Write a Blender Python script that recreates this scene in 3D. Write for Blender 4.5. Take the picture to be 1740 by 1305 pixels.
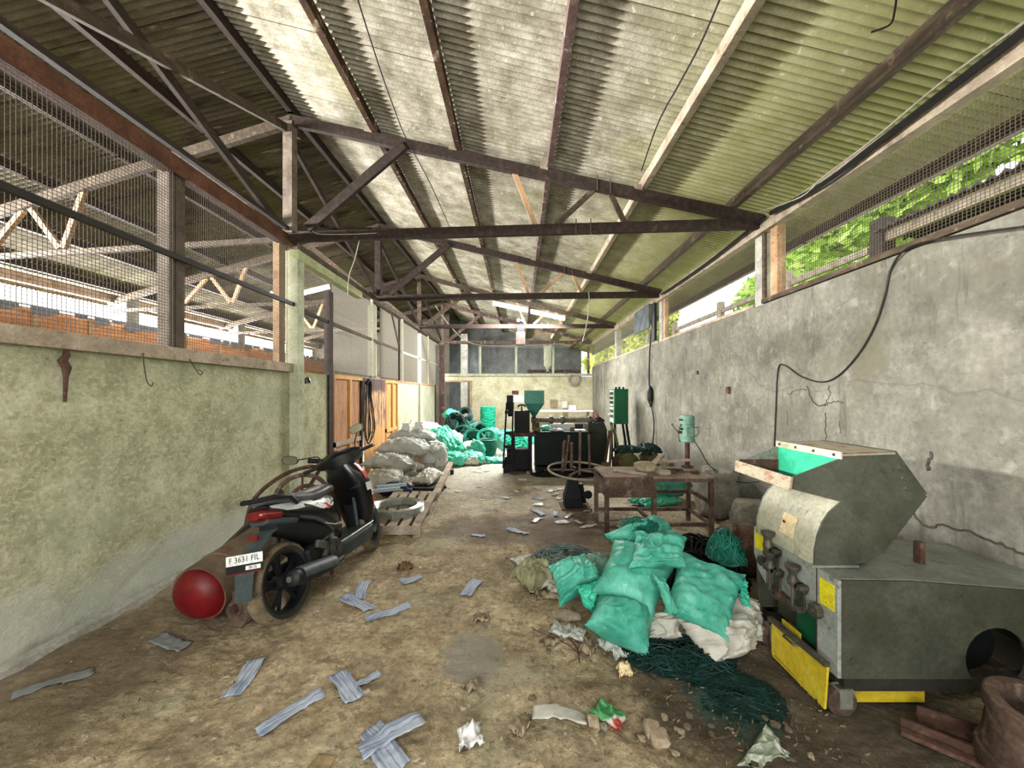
import bpy, bmesh, math, random
from mathutils import Vector, Matrix, Euler, noise
for o in list(bpy.data.objects): bpy.data.objects.remove(o, do_unlink=True)
SC = bpy.context.scene
COL = SC.collection
PI = math.pi
rnd = random.Random(7)
V = Vector

# ------------------------------------------------------------------ camera, sky, daylight, exposure
F = 654.0                                    # focal length in pixels of the 1740 px wide frame
EYE = 1.65
cam = bpy.data.cameras.new('camera'); cam.sensor_width = 36; cam.sensor_fit = 'HORIZONTAL'
cam.lens = F/1740*36; cam.shift_x = -10/1740; cam.shift_y = 17.5/1740
cam.clip_start = 0.05; cam.clip_end = 400
camo = bpy.data.objects.new('camera', cam); COL.objects.link(camo)
camo.location = (0, 0, EYE); camo.rotation_euler = (PI/2, 0, 0)
SC.camera = camo

world = bpy.data.worlds.new('overcast_sky'); SC.world = world; world.use_nodes = True
wn = world.node_tree
for n in list(wn.nodes): wn.nodes.remove(n)
wo = wn.nodes.new('ShaderNodeOutputWorld'); wb = wn.nodes.new('ShaderNodeBackground')
wb.inputs[0].default_value = (0.95, 0.98, 1.0, 1); wb.inputs[1].default_value = 3.0
wn.links.new(wb.outputs[0], wo.inputs[0])

def area_light(name, loc, rot, sx, sy, watts, col=(1, 1, 1)):
    l = bpy.data.lights.new(name, 'AREA'); l.shape = 'RECTANGLE'; l.size = sx; l.size_y = sy
    l.energy = watts; l.color = col
    o = bpy.data.objects.new(name, l); COL.objects.link(o); o.location = loc; o.rotation_euler = rot
    return o
# daylight entering through the long gap under the far left eave
area_light('daylight_left_eave', (-9.25, 1.6, 3.45), (0, -PI/2-0.10, 0), 0.5, 9, 3200, (1, .985, .95))
area_light('daylight_left_eave_far', (-9.25, 11.5, 3.45), (0, -PI/2-0.10, 0), 0.5, 10, 1900, (1, .985, .95))
# added fill light in an unseen opening behind the photographer
area_light('fill_behind_camera', (-1.1, -2.9, 1.7), (PI/2, 0, 0), 3.4, 2.8, 92, (1, .98, .94))
# daylight entering through the openings of the right wall
area_light('daylight_right_openings', (4.4, 8.0, 3.35), (0, PI/2+0.25, 0), 0.7, 15, 175, (.98, 1, .86))
# unseen fill light added to brighten the back room
area_light('fill_back_room', (0.0, 17.0, 4.3), (0, 0, 0), 4.0, 1.6, 150, (.93, .97, 1))

SC.view_settings.view_transform = 'Standard'; SC.view_settings.look = 'None'
SC.view_settings.gamma = 1; SC.view_settings.use_curve_mapping = False
SC.view_settings.exposure = 0.82
try:
    SC.cycles.use_denoising = True
    SC.cycles.max_bounces = 8; SC.cycles.diffuse_bounces = 5
    SC.cycles.sample_clamp_indirect = 6
except Exception: pass

# ------------------------------------------------------------------ helpers
def lin(h):
    h = h.lstrip('#'); r = []
    for i in (0, 2, 4):
        c = int(h[i:i+2], 16)/255
        r.append(c/12.92 if c <= .04045 else ((c+.055)/1.055)**2.4)
    return (r[0], r[1], r[2], 1)

class NT:
    def __init__(s, m): s.t = m.node_tree; s.l = s.t.links
    def n(s, k, **kw):
        n = s.t.nodes.new(k)
        for a, b in kw.items(): setattr(n, a, b)
        return n
    def link(s, a, b): s.l.new(a, b)

_mats = {}
def mat(name, ramp, scale=6, rough=.85, bump=.25, bs=None, metal=0, stretch=(1, 1, 1), layers=(), spec=.3, fine=.35,
        emit=None, detail=7, rvar=0, trans=0, bd=.01, dist=0.0, wet=None):
    """procedural material: a noise ramp, a fine grain, and layers of stains"""
    if name in _mats: return _mats[name]
    m = bpy.data.materials.new(name); m.use_nodes = True; _mats[name] = m
    q = NT(m); bs_ = m.node_tree.nodes['Principled BSDF']
    tc = q.n('ShaderNodeTexCoord'); mp = q.n('ShaderNodeMapping'); mp.inputs['Scale'].default_value = stretch
    q.link(tc.outputs['Object'], mp.inputs[0])
    n1 = q.n('ShaderNodeTexNoise'); n1.inputs['Scale'].default_value = scale; n1.inputs['Detail'].default_value = detail
    n1.inputs['Roughness'].default_value = .65; n1.inputs['Distortion'].default_value = dist
    q.link(mp.outputs[0], n1.inputs['Vector'])
    cr = q.n('ShaderNodeValToRGB'); els = cr.color_ramp.elements
    if len(ramp) == 1: ramp = [(0, ramp[0]), (1, ramp[0])]
    elif not isinstance(ramp[0], tuple): ramp = [(.3+.4*i/(len(ramp)-1), c) for i, c in enumerate(ramp)]
    while len(els) < len(ramp): els.new(.5)
    for e, (p, c) in zip(els, ramp): e.position = p; e.color = lin(c)
    q.link(n1.outputs[0], cr.inputs[0]); col = cr.outputs[0]
    n2 = q.n('ShaderNodeTexNoise'); n2.inputs['Scale'].default_value = bs or scale*7; n2.inputs['Detail'].default_value = 5
    n2.inputs['Roughness'].default_value = .7
    q.link(mp.outputs[0], n2.inputs['Vector'])
    if fine:
        mr = q.n('ShaderNodeMapRange'); mr.inputs[1].default_value = .25; mr.inputs[2].default_value = .75
        mr.inputs[3].default_value = 1-fine; mr.inputs[4].default_value = 1+fine*.6
        q.link(n2.outputs[0], mr.inputs[0])
        mx = q.n('ShaderNodeMix', data_type='RGBA', blend_type='MULTIPLY'); mx.inputs[0].default_value = 1
        q.link(col, mx.inputs[6]); q.link(mr.outputs[0], mx.inputs[7]); col = mx.outputs[2]
    for L in layers:
        kind = L.get('kind', 'noise')
        mp2 = q.n('ShaderNodeMapping'); mp2.inputs['Scale'].default_value = L.get('stretch', (1, 1, 1))
        mp2.inputs['Location'].default_value = L.get('off', (3.1, 1.7, 5.3))
        q.link(tc.outputs['Object'], mp2.inputs[0])
        if kind == 'crack':
            nz = q.n('ShaderNodeTexVoronoi', feature='DISTANCE_TO_EDGE'); nz.inputs['Scale'].default_value = L['scale']
            wn_ = q.n('ShaderNodeTexNoise'); wn_.inputs['Scale'].default_value = L['scale']*2.2; wn_.inputs['Detail'].default_value = 6
            q.link(mp2.outputs[0], wn_.inputs['Vector'])
            am = q.n('ShaderNodeVectorMath', operation='SCALE'); am.inputs['Scale'].default_value = L.get('warp', .35)
            q.link(wn_.outputs['Color'], am.inputs[0])
            ad = q.n('ShaderNodeVectorMath', operation='ADD'); q.link(mp2.outputs[0], ad.inputs[0]); q.link(am.outputs[0], ad.inputs[1])
            q.link(ad.outputs[0], nz.inputs['Vector']); src = nz.outputs['Distance']
        else:
            nz = q.n('ShaderNodeTexNoise'); nz.inputs['Scale'].default_value = L['scale']; nz.inputs['Detail'].default_value = L.get('detail', 6)
            nz.inputs['Roughness'].default_value = .65; nz.inputs['Distortion'].default_value = L.get('dist', 0)
            q.link(mp2.outputs[0], nz.inputs['Vector']); src = nz.outputs[0]
        f = q.n('ShaderNodeMapRange', interpolation_type='SMOOTHSTEP')
        f.inputs[1].default_value = L['lo']; f.inputs[2].default_value = L['hi']
        f.inputs[3].default_value = 0; f.inputs[4].default_value = L.get('amt', 1)
        if kind in ('blob', 'axis'):
            if kind == 'blob':
                sb = q.n('ShaderNodeVectorMath', operation='SUBTRACT'); sb.inputs[1].default_value = L['c']
                q.link(tc.outputs['Object'], sb.inputs[0])
                sc_ = q.n('ShaderNodeVectorMath', operation='DIVIDE'); sc_.inputs[1].default_value = L['r']
                q.link(sb.outputs[0], sc_.inputs[0])
                ln = q.n('ShaderNodeVectorMath', operation='LENGTH'); q.link(sc_.outputs[0], ln.inputs[0]); base = ln.outputs['Value']
            else:
                sp = q.n('ShaderNodeSeparateXYZ'); q.link(tc.outputs['Object'], sp.inputs[0]); base = sp.outputs[L['axis']]
            ml = q.n('ShaderNodeMath', operation='MULTIPLY_ADD'); ml.inputs[1].default_value = L.get('jit', .8); ml.inputs[2].default_value = -.5*L.get('jit', .8)
            q.link(src, ml.inputs[0]); ad = q.n('ShaderNodeMath', operation='ADD'); q.link(base, ad.inputs[0]); q.link(ml.outputs[0], ad.inputs[1])
            src = ad.outputs[0]
        q.link(src, f.inputs[0])
        mx = q.n('ShaderNodeMix', data_type='RGBA', blend_type=L.get('blend', 'MIX')); q.link(f.outputs[0], mx.inputs[0]); q.link(col, mx.inputs[6])
        mx.inputs[7].default_value = lin(L['c_']); col = mx.outputs[2]
    q.link(col, bs_.inputs['Base Color'])
    bs_.inputs['Roughness'].default_value = rough; bs_.inputs['Metallic'].default_value = metal
    bs_.inputs['Specular IOR Level'].default_value = spec
    if rvar:
        mr = q.n('ShaderNodeMapRange'); mr.inputs[1].default_value = .3; mr.inputs[2].default_value = .7
        mr.inputs[3].default_value = rough-rvar; mr.inputs[4].default_value = rough+rvar
        q.link(n1.outputs[0], mr.inputs[0]); q.link(mr.outputs[0], bs_.inputs['Roughness'])
    if wet:                                   # smoother, damp patches further down an axis: (axis, from, to, roughness)
        sp = q.n('ShaderNodeSeparateXYZ'); q.link(tc.outputs['Object'], sp.inputs[0])
        wz = q.n('ShaderNodeTexNoise'); wz.inputs['Scale'].default_value = 2.2; wz.inputs['Detail'].default_value = 6; q.link(tc.outputs['Object'], wz.inputs['Vector'])
        ml = q.n('ShaderNodeMath', operation='MULTIPLY_ADD'); ml.inputs[1].default_value = 6; q.link(wz.outputs[0], ml.inputs[0]); q.link(sp.outputs[wet[0]], ml.inputs[2])
        mr = q.n('ShaderNodeMapRange'); mr.inputs[1].default_value = wet[1]+3; mr.inputs[2].default_value = wet[2]+3; mr.inputs[3].default_value = rough; mr.inputs[4].default_value = wet[3]
        q.link(ml.outputs[0], mr.inputs[0]); q.link(mr.outputs[0], bs_.inputs['Roughness'])
    if bump:
        b = q.n('ShaderNodeBump'); b.inputs['Strength'].default_value = bump; b.inputs['Distance'].default_value = bd
        q.link(n2.outputs[0], b.inputs['Height']); q.link(b.outputs[0], bs_.inputs['Normal'])
    if emit:
        bs_.inputs['Emission Color'].default_value = lin(emit[0]); bs_.inputs['Emission Strength'].default_value = emit[1]
    if trans: bs_.inputs['Transmission Weight'].default_value = trans
    return m

class MB:
    """collects shapes and links them as ONE mesh object"""
    def __init__(s, o=(0, 0, 0)): s.v = []; s.f = []; s.mi = []; s.o = V(o)
    def add(s, vs, fs, mi=0):
        k = len(s.v); s.v += [V(p) for p in vs]
        for f in fs: s.f.append([i+k for i in f]); s.mi.append(mi)
        return s
    def box(s, c, d, rot=None, mi=0):
        c = V(c); x, y, z = d[0]/2, d[1]/2, d[2]/2
        R = Matrix.Identity(3) if rot is None else (Euler(rot).to_matrix() if not isinstance(rot, Matrix) else rot)
        vs = [c+R@V((a*x, b*y, e*z)) for e in (-1, 1) for a, b in ((-1, -1), (1, -1), (1, 1), (-1, 1))]
        return s.add(vs, [(3, 2, 1, 0), (4, 5, 6, 7), (0, 1, 5, 4), (1, 2, 6, 5), (2, 3, 7, 6), (3, 0, 4, 7)], mi)
    def b2(s, a, b, mi=0):
        return s.box([(a[i]+b[i])/2 for i in range(3)], [abs(b[i]-a[i]) for i in range(3)], None, mi)
    def beam(s, p0, p1, w, h, up=(0, 0, 1), mi=0):
        p0, p1 = V(p0), V(p1); d = (p1-p0); L = d.length; d.normalize(); up = V(up)
        if abs(d.dot(up)) > .98: up = V((0, 1, 0))
        sd = d.cross(up).normalized(); u = sd.cross(d)
        R = Matrix((sd, d, u)).transposed()
        return s.box((p0+p1)/2, (w, L, h), R, mi)
    def tube(s, pts, r, n=8, closed=False, mi=0, caps=True):
        pts = [V(p) for p in pts]; N = len(pts)
        rr = r if isinstance(r, (list, tuple)) else [r]*N
        vs, fs = [], []; prev = None
        for i, p in enumerate(pts):
            if closed: t = pts[(i+1) % N]-pts[i-1]
            else: t = pts[min(i+1, N-1)]-pts[max(i-1, 0)]
            if t.length < 1e-9: t = V((0, 0, 1))
            t.normalize()
            if prev is None:
                a = V((0, 0, 1)) if abs(t.z) < .9 else V((1, 0, 0))
                u = t.cross(a).normalized()
            else:
                u = prev-t*prev.dot(t)
                u = u.normalized() if u.length > 1e-6 else t.orthogonal().normalized()
            prev = u; w = t.cross(u)
            for k in range(n):
                an = 2*PI*k/n+PI/4
                vs.append(p+(u*math.cos(an)+w*math.sin(an))*rr[i])
        M = N if closed else N-1
        for i in range(M):
            j = (i+1) % N
            for k in range(n):
                l = (k+1) % n
                fs.append((i*n+k, i*n+l, j*n+l, j*n+k))
        if caps and not closed:
            fs.append(tuple(range(n-1, -1, -1))); fs.append(tuple((N-1)*n+k for k in range(n)))
        return s.add(vs, fs, mi)
    def lathe(s, prof, n=24, M=None, mi=0, caps=True):
        M = M or Matrix.Identity(4); vs, fs = [], []
        for r, z in prof:
            for k in range(n):
                a = 2*PI*k/n; vs.append(M@V((r*math.cos(a), r*math.sin(a), z)))
        for i in range(len(prof)-1):
            for k in range(n):
                l = (k+1) % n; fs.append((i*n+k, i*n+l, (i+1)*n+l, (i+1)*n+k))
        if caps:
            if prof[0][0] > 1e-4: fs.append(tuple(range(n-1, -1, -1)))
            if prof[-1][0] > 1e-4: fs.append(tuple((len(prof)-1)*n+k for k in range(n)))
        return s.add(vs, fs, mi)
    def cyl(s, p0, p1, r, n=16, mi=0): return s.tube([p0, p1], r, n, mi=mi)
    def prism(s, poly, a, b, axis='y', mi=0):
        """closed polygon extruded between a and b along an axis"""
        def P(q, t): return {'y': (q[0], t, q[1]), 'x': (t, q[0], q[1]), 'z': (q[0], q[1], t)}[axis]
        n = len(poly); vs = [P(q, a) for q in poly]+[P(q, b) for q in poly]
        fs = [tuple(range(n)), tuple(range(2*n-1, n-1, -1))]+[(i, i+n, (i+1) % n+n, (i+1) % n) for i in range(n)]
        return s.add(vs, fs, mi)
    def loft(s, rings, mi=0, caps=True):
        n = len(rings[0]); vs = [p for r in rings for p in r]; fs = []
        for i in range(len(rings)-1):
            for k in range(n):
                l = (k+1) % n; fs.append((i*n+k, i*n+l, (i+1)*n+l, (i+1)*n+k))
        if caps: fs.append(tuple(range(n-1, -1, -1))); fs.append(tuple((len(rings)-1)*n+k for k in range(n)))
        return s.add(vs, fs, mi)
    def grid(s, pts, mi=0):
        r, c = len(pts), len(pts[0])
        return s.add([p for row in pts for p in row], [(i*c+j, i*c+j+1, (i+1)*c+j+1, (i+1)*c+j) for i in range(r-1) for j in range(c-1)], mi)
    def build(s, name, m, parent=None, smooth=False, bevel=0, origin=None, sub=0, fixn=True):
        o_ = V(origin) if origin is not None else s.o
        me = bpy.data.meshes.new(name); me.from_pydata([p-o_ for p in s.v], [], s.f)
        ms = m if isinstance(m, (list, tuple)) else [m]
        for x in ms: me.materials.append(x)
        if len(ms) > 1: me.polygons.foreach_set('material_index', s.mi)
        if fixn:
            bm = bmesh.new(); bm.from_mesh(me); bmesh.ops.recalc_face_normals(bm, faces=bm.faces); bm.to_mesh(me); bm.free()
        if smooth:
            me.polygons.foreach_set('use_smooth', [True]*len(me.polygons))
            try: me.set_sharp_from_angle(angle=math.radians(smooth if smooth is not True else 40))
            except Exception: pass
        ob = bpy.data.objects.new(name, me); COL.objects.link(ob)
        if parent is not None: ob.parent = parent
        elif origin is not None: ob.location = o_
        if bevel:
            b = ob.modifiers.new('bevel', 'BEVEL'); b.width = bevel; b.segments = 2; b.limit_method = 'ANGLE'
        if sub:
            b = ob.modifiers.new('sub', 'SUBSURF'); b.levels = sub; b.render_levels = sub
        return ob

def tag(o, label=None, cat=None, group=None, kind=None):
    if label: o['label'] = label
    if cat: o['category'] = cat
    if group: o['group'] = group
    if kind: o['kind'] = kind
    return o
def thing(name, label, cat, loc=(0, 0, 0), rz=0, group=None, kind=None):
    o = bpy.data.objects.new(name, None); COL.objects.link(o); o.empty_display_size = .1
    o.location = loc; o.rotation_euler = (0, 0, rz)
    return tag(o, label, cat, group, kind)
def struct(o, label, cat): return tag(o, label, cat, kind='structure')
def dup(root, loc, rz=None, label=None, group=None):
    def cp(o, par):
        c = o.copy(); COL.objects.link(c)
        if par is not None: c.parent = par
        for ch in list(o.children): cp(ch, c)
        return c
    r = cp(root, None); r.location = loc
    if rz is not None: r.rotation_euler = (0, 0, rz)
    if label: r['label'] = label
    if group: r['group'] = group
    return r
def at(px, py, Z=None, Y=None, X=None):
    """a point of the photograph as a point of the room, given one of its coordinates"""
    a, b = (px-880)/F, (670-py)/F
    if Y is None:
        Y = (Z-EYE)/b if Z is not None else X/a
    return V((a*Y, Y, EYE+b*Y))
def fbm(x, y, z=0, o=4):
    t, a = 0, 1
    for i in range(o):
        t += a*noise.noise((x, y, z)); x *= 2.03; y *= 2.03; z *= 2.03; a *= .5
    return t
def arc(c, r, a0, a1, n, u=(1, 0, 0), w=(0, 0, 1)):
    c, u, w = V(c), V(u), V(w)
    return [c+u*(r*math.cos(a0+(a1-a0)*i/n))+w*(r*math.sin(a0+(a1-a0)*i/n)) for i in range(n+1)]
def spline(pts, k=6):
    P = [V(p) for p in pts]; out = []
    for i in range(len(P)-1):
        a = P[max(i-1, 0)]; b = P[i]; c = P[i+1]; d = P[min(i+2, len(P)-1)]
        for j in range(k):
            t = j/k; out.append(.5*((2*b)+(c-a)*t+(2*a-5*b+4*c-d)*t*t+(3*b-a-3*c+d)*t**3))
    return out+[P[-1]]
# ------------------------------------------------------------------ materials of the building
m_plL = mat('lime_plaster_green', ['#8a886b', '#9f9d7e', '#b2b092', '#c3c2a7'], 3.2, .92, .6, 34, bd=.016, layers=[
    dict(scale=24, lo=.52, hi=.62, c_='#c2c0a2', amt=.55, stretch=(1, 1, 1.6)),
    dict(scale=9, lo=.5, hi=.68, c_='#7d7c5e', amt=.5, stretch=(1, 1, 1.4)),
    dict(scale=1.1, lo=.52, hi=.7, c_='#8f9a7c', amt=.6),
    dict(scale=26, lo=.6, hi=.7, c_='#54523c', amt=.55),
    dict(kind='axis', axis=2, scale=2.2, lo=.52, hi=.2, jit=.9, c_='#b4b8b0', amt=.6, stretch=(1, .5, 2)),
    dict(kind='axis', axis=2, scale=3, lo=.12, hi=.0, jit=.3, c_='#6b675c', amt=.8),
    dict(kind='axis', axis=2, scale=6, lo=1.75, hi=2.05, jit=.5, c_='#6f7455', amt=.5, stretch=(1, 1, .4))])
m_plR = mat('bare_cement_plaster', ['#504e45', '#68655b', '#7b786d', '#8c897e'], 1.7, .93, .55, 24, layers=[
    dict(scale=5, lo=.48, hi=.7, c_='#67655a', amt=.75, dist=1.0), dict(scale=.8, lo=.48, hi=.68, c_='#625f52', amt=.5, stretch=(1, .6, 2.0)), dict(scale=7, lo=.52, hi=.74, c_='#a09e94', amt=.45),
    dict(scale=1.3, lo=.53, hi=.68, c_='#625f4e', amt=.75, stretch=(1, 1, .6)),
    dict(scale=3.0, lo=.57, hi=.68, c_='#4f4d43', amt=.65, stretch=(1, 2.6, .35)),
    dict(scale=17, lo=.62, hi=.7, c_='#45433a', amt=.6),
    dict(kind='crack', scale=.55, lo=.008, hi=.0, c_='#55534a', amt=.5, warp=.6),
    dict(kind='axis', axis=2, scale=2.5, lo=.75, hi=.05, jit=1.0, c_='#8f8d82', amt=.5)])
m_plB = mat('pale_plaster', ['#a39c80', '#beb89b', '#d0cbb2'], 2.2, .92, .4, 22, layers=[
    dict(scale=6, lo=.52, hi=.68, c_='#938b6c', amt=.6, dist=1.2), dict(scale=20, lo=.6, hi=.7, c_='#8a8468', amt=.4)])
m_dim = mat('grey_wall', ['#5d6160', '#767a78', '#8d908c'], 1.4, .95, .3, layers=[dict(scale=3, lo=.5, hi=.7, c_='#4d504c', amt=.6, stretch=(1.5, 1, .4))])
m_gloom = mat('dim_brown_plaster', ['#3b372f', '#4f4a40', '#615b4f'], 1.6, .95, .3)  # brown kept dark for the dimness of the aisle end
m_conc = mat('weathered_concrete', ['#77756b', '#98968b', '#b0aea4'], 4, .92, .4, 40, layers=[dict(scale=9, lo=.55, hi=.7, c_='#5f5c50', amt=.6)])
m_concG = mat('lime_washed_concrete', ['#8f9178', '#abae94', '#c4c6ae'], 4, .9, .3, 40, layers=[dict(scale=7, lo=.55, hi=.7, c_='#6c6d55', amt=.6, stretch=(2, 2, .5))])
m_timD = mat('dark_timber', ['#1f1712', '#2d221b', '#40322a'], 4, .8, .4, 50, stretch=(4, 1, 4), layers=[dict(scale=12, lo=.58, hi=.7, c_='#5a4a3e', amt=.5)])
m_tim = mat('brown_timber', ['#2f271e', '#45392c', '#5c4e3f'], 4, .8, .4, 50, stretch=(4, 1, 4), layers=[dict(scale=10, lo=.56, hi=.68, c_='#7d6a5a', amt=.6)])
m_timR = mat('rusty_purlin', ['#2f1d14', '#47301f', '#5c412e'], 5, .85, .4, 40, layers=[dict(scale=3.5, lo=.56, hi=.66, c_='#9a8c72', amt=.8), dict(scale=14, lo=.58, hi=.68, c_='#c3bba6', amt=.6)])
m_timG = mat('weathered_timber', ['#7c6d5d', '#9b8c79', '#b5a794'], 5, .85, .4, 50, layers=[dict(scale=9, lo=.55, hi=.7, c_='#5b4c3f', amt=.7)])
m_timM = mat('grey_brown_timber', ['#554a40', '#6f6358', '#877b6f'], 5, .85, .4, 50, layers=[dict(scale=9, lo=.55, hi=.7, c_='#43382f', amt=.6)])
m_timO = mat('orange_timber', ['#7f6049', '#a0805f', '#b89a7b'], 4, .8, .3, 40, layers=[dict(scale=8, lo=.58, hi=.7, c_='#5c3b28', amt=.6)])
m_ply = mat('brown_plywood', ['#8a5f44', '#a97c5a', '#bd9270'], 3, .8, .2, 30, stretch=(3, 3, .7), layers=[dict(scale=5, lo=.58, hi=.72, c_='#5e3c2b', amt=.5), dict(scale=24, lo=.66, hi=.72, c_='#3a241a', amt=.8)])
m_plyO = mat('bare_pine_boards', ['#a97a45', '#c59558', '#d9ae72'], 3, .8, .2, 30, stretch=(4, 4, .6), layers=[dict(scale=6, lo=.6, hi=.72, c_='#8a5c33', amt=.5)])
m_peel = mat('peeling_maroon_paint', [(.0, '#5d4844'), (.44, '#6d5550'), (.5, '#c39a72'), (1, '#cfa67c')], 3.2, .8, .3, 30, stretch=(5, 5, .9), layers=[
    dict(kind='axis', axis=2, scale=5, lo=1.1, hi=.85, jit=.5, c_='#c8995f', amt=.95), dict(kind='axis', axis=2, scale=5, lo=1.66, hi=1.78, jit=.2, c_='#5f4a46', amt=1)])
m_wire = mat('rusty_wire', ['#3a332a', '#4f463a'], 20, .7, 0, fine=0)
m_wireL = mat('dull_wire', ['#6a655a', '#7d776a'], 20, .7, 0, fine=0)
m_plum = mat('faded_plum_timber', ['#4a3834', '#5f4a46', '#7a6660'], 3, .8, .3, 30, stretch=(3, 3, .6), layers=[dict(scale=8, lo=.56, hi=.68, c_='#b5a79c', amt=.7)])
m_white = mat('whitewashed_board', ['#8f907a', '#a5a690', '#b7b8a4'], 3, .9, .25, 30, stretch=(3, 3, .8), layers=[dict(scale=9, lo=.58, hi=.7, c_='#85866b', amt=.5)])
m_black = mat('black_rubber', ['#101010', '#1a1a1a'], 10, .6, .1)
m_blackP = mat('black_pipe', ['#15130f', '#26221b'], 8, .6, .1, layers=[dict(scale=12, lo=.6, hi=.7, c_='#4b4335', amt=.5)])
m_cableW = mat('pale_cable', ['#8d877a', '#a39d90'], 8, .7, 0)
m_roof = mat('corrugated_cement_sheet', ['#645e4f', '#878171', '#a09a8a', '#b4afa1'], 4, .95, .12, 70, bd=.003, fine=.5, layers=[
    dict(scale=1.6, lo=.5, hi=.68, c_='#6a6450', amt=.6, stretch=(.7, 1.4, 1)), dict(scale=.7, lo=.52, hi=.66, c_='#77774c', amt=.45, stretch=(1, .5, 1)),
    dict(kind='axis', axis=0, scale=2, lo=.6, hi=2.6, jit=1.6, c_='#96965a', amt=.62), dict(scale=16, lo=.6, hi=.7, c_='#cdc9bc', amt=.5)])  # green toward the right wall: moss plus foliage light put into the colour
m_roofL = mat('shaded_mossy_cement_sheet', ['#3f3a2d', '#565042', '#706a58'], 1.3, .95, .12, 45, bd=.003, stretch=(.6, 2.2, 1), layers=[
    dict(scale=1.0, lo=.48, hi=.64, c_='#4e4e2e', amt=.7), dict(scale=4, lo=.6, hi=.72, c_='#98947a', amt=.7, stretch=(.5, 4, 1)),
    dict(scale=2.5, lo=.52, hi=.64, c_='#25221a', amt=.7, stretch=(.5, 2, 1))])  # mossy sheet with the unlit slope's shade put into its colour
m_dirt = mat('packed_earth', ['#75684f', '#a08e6e', '#bca985', '#cfc09e'], 2.3, .93, 1.0, 26, bd=.03, wet=(1, 4.0, 7.2, .3), fine=.55, spec=.5, layers=[
    dict(scale=6, lo=.52, hi=.66, c_='#86704f', amt=.75), dict(scale=.9, lo=.54, hi=.66, c_='#a8a284', amt=.75),
    dict(scale=30, lo=.6, hi=.7, c_='#d3c5a6', amt=.65), dict(scale=13, lo=.56, hi=.64, c_='#6b5940', amt=.6), dict(scale=3.4, lo=.55, hi=.63, c_='#6e5f48', amt=.6, stretch=(1, 1.6, 1)), dict(scale=10, lo=.63, hi=.68, c_='#ddd5c2', amt=.7, off=(9, 2, 1)), dict(scale=19, lo=.6, hi=.7, c_='#3f3325', amt=.6),
    dict(kind='axis', axis=1, scale=1.4, lo=6.0, hi=8.4, jit=2.4, c_='#c0bbab', amt=.85),  # whitish far end paints in the reflection of the bright back wall
    dict(kind='blob', c=(.15, 4.75, 0), r=(1.5, .75, 1), scale=2.6, lo=1.0, hi=.55, jit=1.1, c_='#57452f', amt=.75),
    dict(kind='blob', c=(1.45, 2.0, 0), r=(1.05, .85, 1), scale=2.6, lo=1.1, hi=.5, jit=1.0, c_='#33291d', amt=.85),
    dict(kind='blob', c=(-2.6, 2.4, 0), r=(.75, 1.6, 1), scale=2.6, lo=1.0, hi=.5, jit=.9, c_='#5b4c38', amt=.7),
    dict(kind='blob', c=(.9, 4.6, 0), r=(1.0, 1.3, 1), scale=4, lo=1.0, hi=.6, jit=1.6, c_='#5f5040', amt=.6),
    dict(kind='blob', c=(-.3, 2.45, 0), r=(.2, .36, 1), scale=4, lo=1.0, hi=.7, jit=2.2, c_='#8d877a', amt=.75),
    dict(kind='blob', c=(1.15, 2.1, 0), r=(.28, .34, 1), scale=9, lo=1.0, hi=.5, jit=1.3, c_='#0f4038', amt=.85)])
m_grass = mat('grass_ground', ['#4c5a22', '#6a7a30', '#8a9440'], 3, .95, .3)
m_plank = mat('orange_planks', ['#8f5e3e', '#ad7850', '#c08e66'], 2.5, .85, .3, 30, stretch=(1, .5, 8), layers=[dict(scale=4, lo=.55, hi=.7, c_='#6d4630', amt=.6)])
m_paint = mat('pale_green_paint', ['#8d9266', '#a3a87c', '#b3b88e'], 4, .7, .1, layers=[dict(scale=12, lo=.6, hi=.7, c_='#6a6a48', amt=.6)])

# ------------------------------------------------------------------ floor and outside ground
XL, XR, YB = -3.03, 2.97, 15.3
def fh(x, y):
    h = .016*fbm(x*1.3, y*1.3, 0, 3)+.015*fbm(x*5, y*5, 3, 4)+.011*abs(noise.noise((x*17, y*17, 4)))+.006*noise.noise((x*37, y*37, 6))
    k = max(0, noise.noise((x*.8+5, y*.8, 9)))
    h += .045*k*abs(noise.noise((x*14, y*14, 2)))
    return h
def steps(a, b, s):
    n = max(1, round((b-a)/s)); return [a+(b-a)*i/n for i in range(n)]
ys = steps(-3, 1.2, .25)+steps(1.2, 4.2, .017)+steps(4.2, 9, .035)+steps(9, 19.6, .12)+[19.6]
xs = steps(XL-.1, XR+.1, .02)+[XR+.1]
f = MB(); f.grid([[(x, y, fh(x, y)) for x in xs] for y in ys])
struct(f.build('floor', m_dirt, smooth=True, fixn=False), 'bare packed earth floor of the shed with damp patches', 'floor')
f = MB(); f.add([(-12, -6, -.03), (XL-.1, -6, -.03), (XL-.1, 24, -.03), (-12, 24, -.03)], [(0, 1, 2, 3)])
struct(f.build('floor_aisle', m_dirt, fixn=False), 'earth floor of the neighbouring aisle behind the left wall', 'floor')
f = MB(); f.add([(XR+.1, -40, -.08), (60, -40, -.08), (60, 80, -.08), (XR+.1, 80, -.08)], [(0, 1, 2, 3)])
f.add([(-60, -40, -.08), (-12, -40, -.08), (-12, 80, -.08), (-60, 80, -.08)], [(0, 1, 2, 3)])
struct(f.build('ground', m_grass, fixn=False), 'grassy ground outside the shed', 'ground')

b = MB(); n = 60
b.loft([[(XL, y, -.05), (XL+.07+.02*noise.noise((y*3, 0, 0)), y, -.05), (XL+.06+.02*noise.noise((y*3, 0, 0)), y, .05+.012*noise.noise((y*4, 2, 0))), (XL, y, .06)] for y in [-1+7.1*i/n for i in range(n+1)]])
struct(b.build('baseboard_left', m_conc), 'low rough cement ledge along the foot of the left wall', 'ledge')
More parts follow.
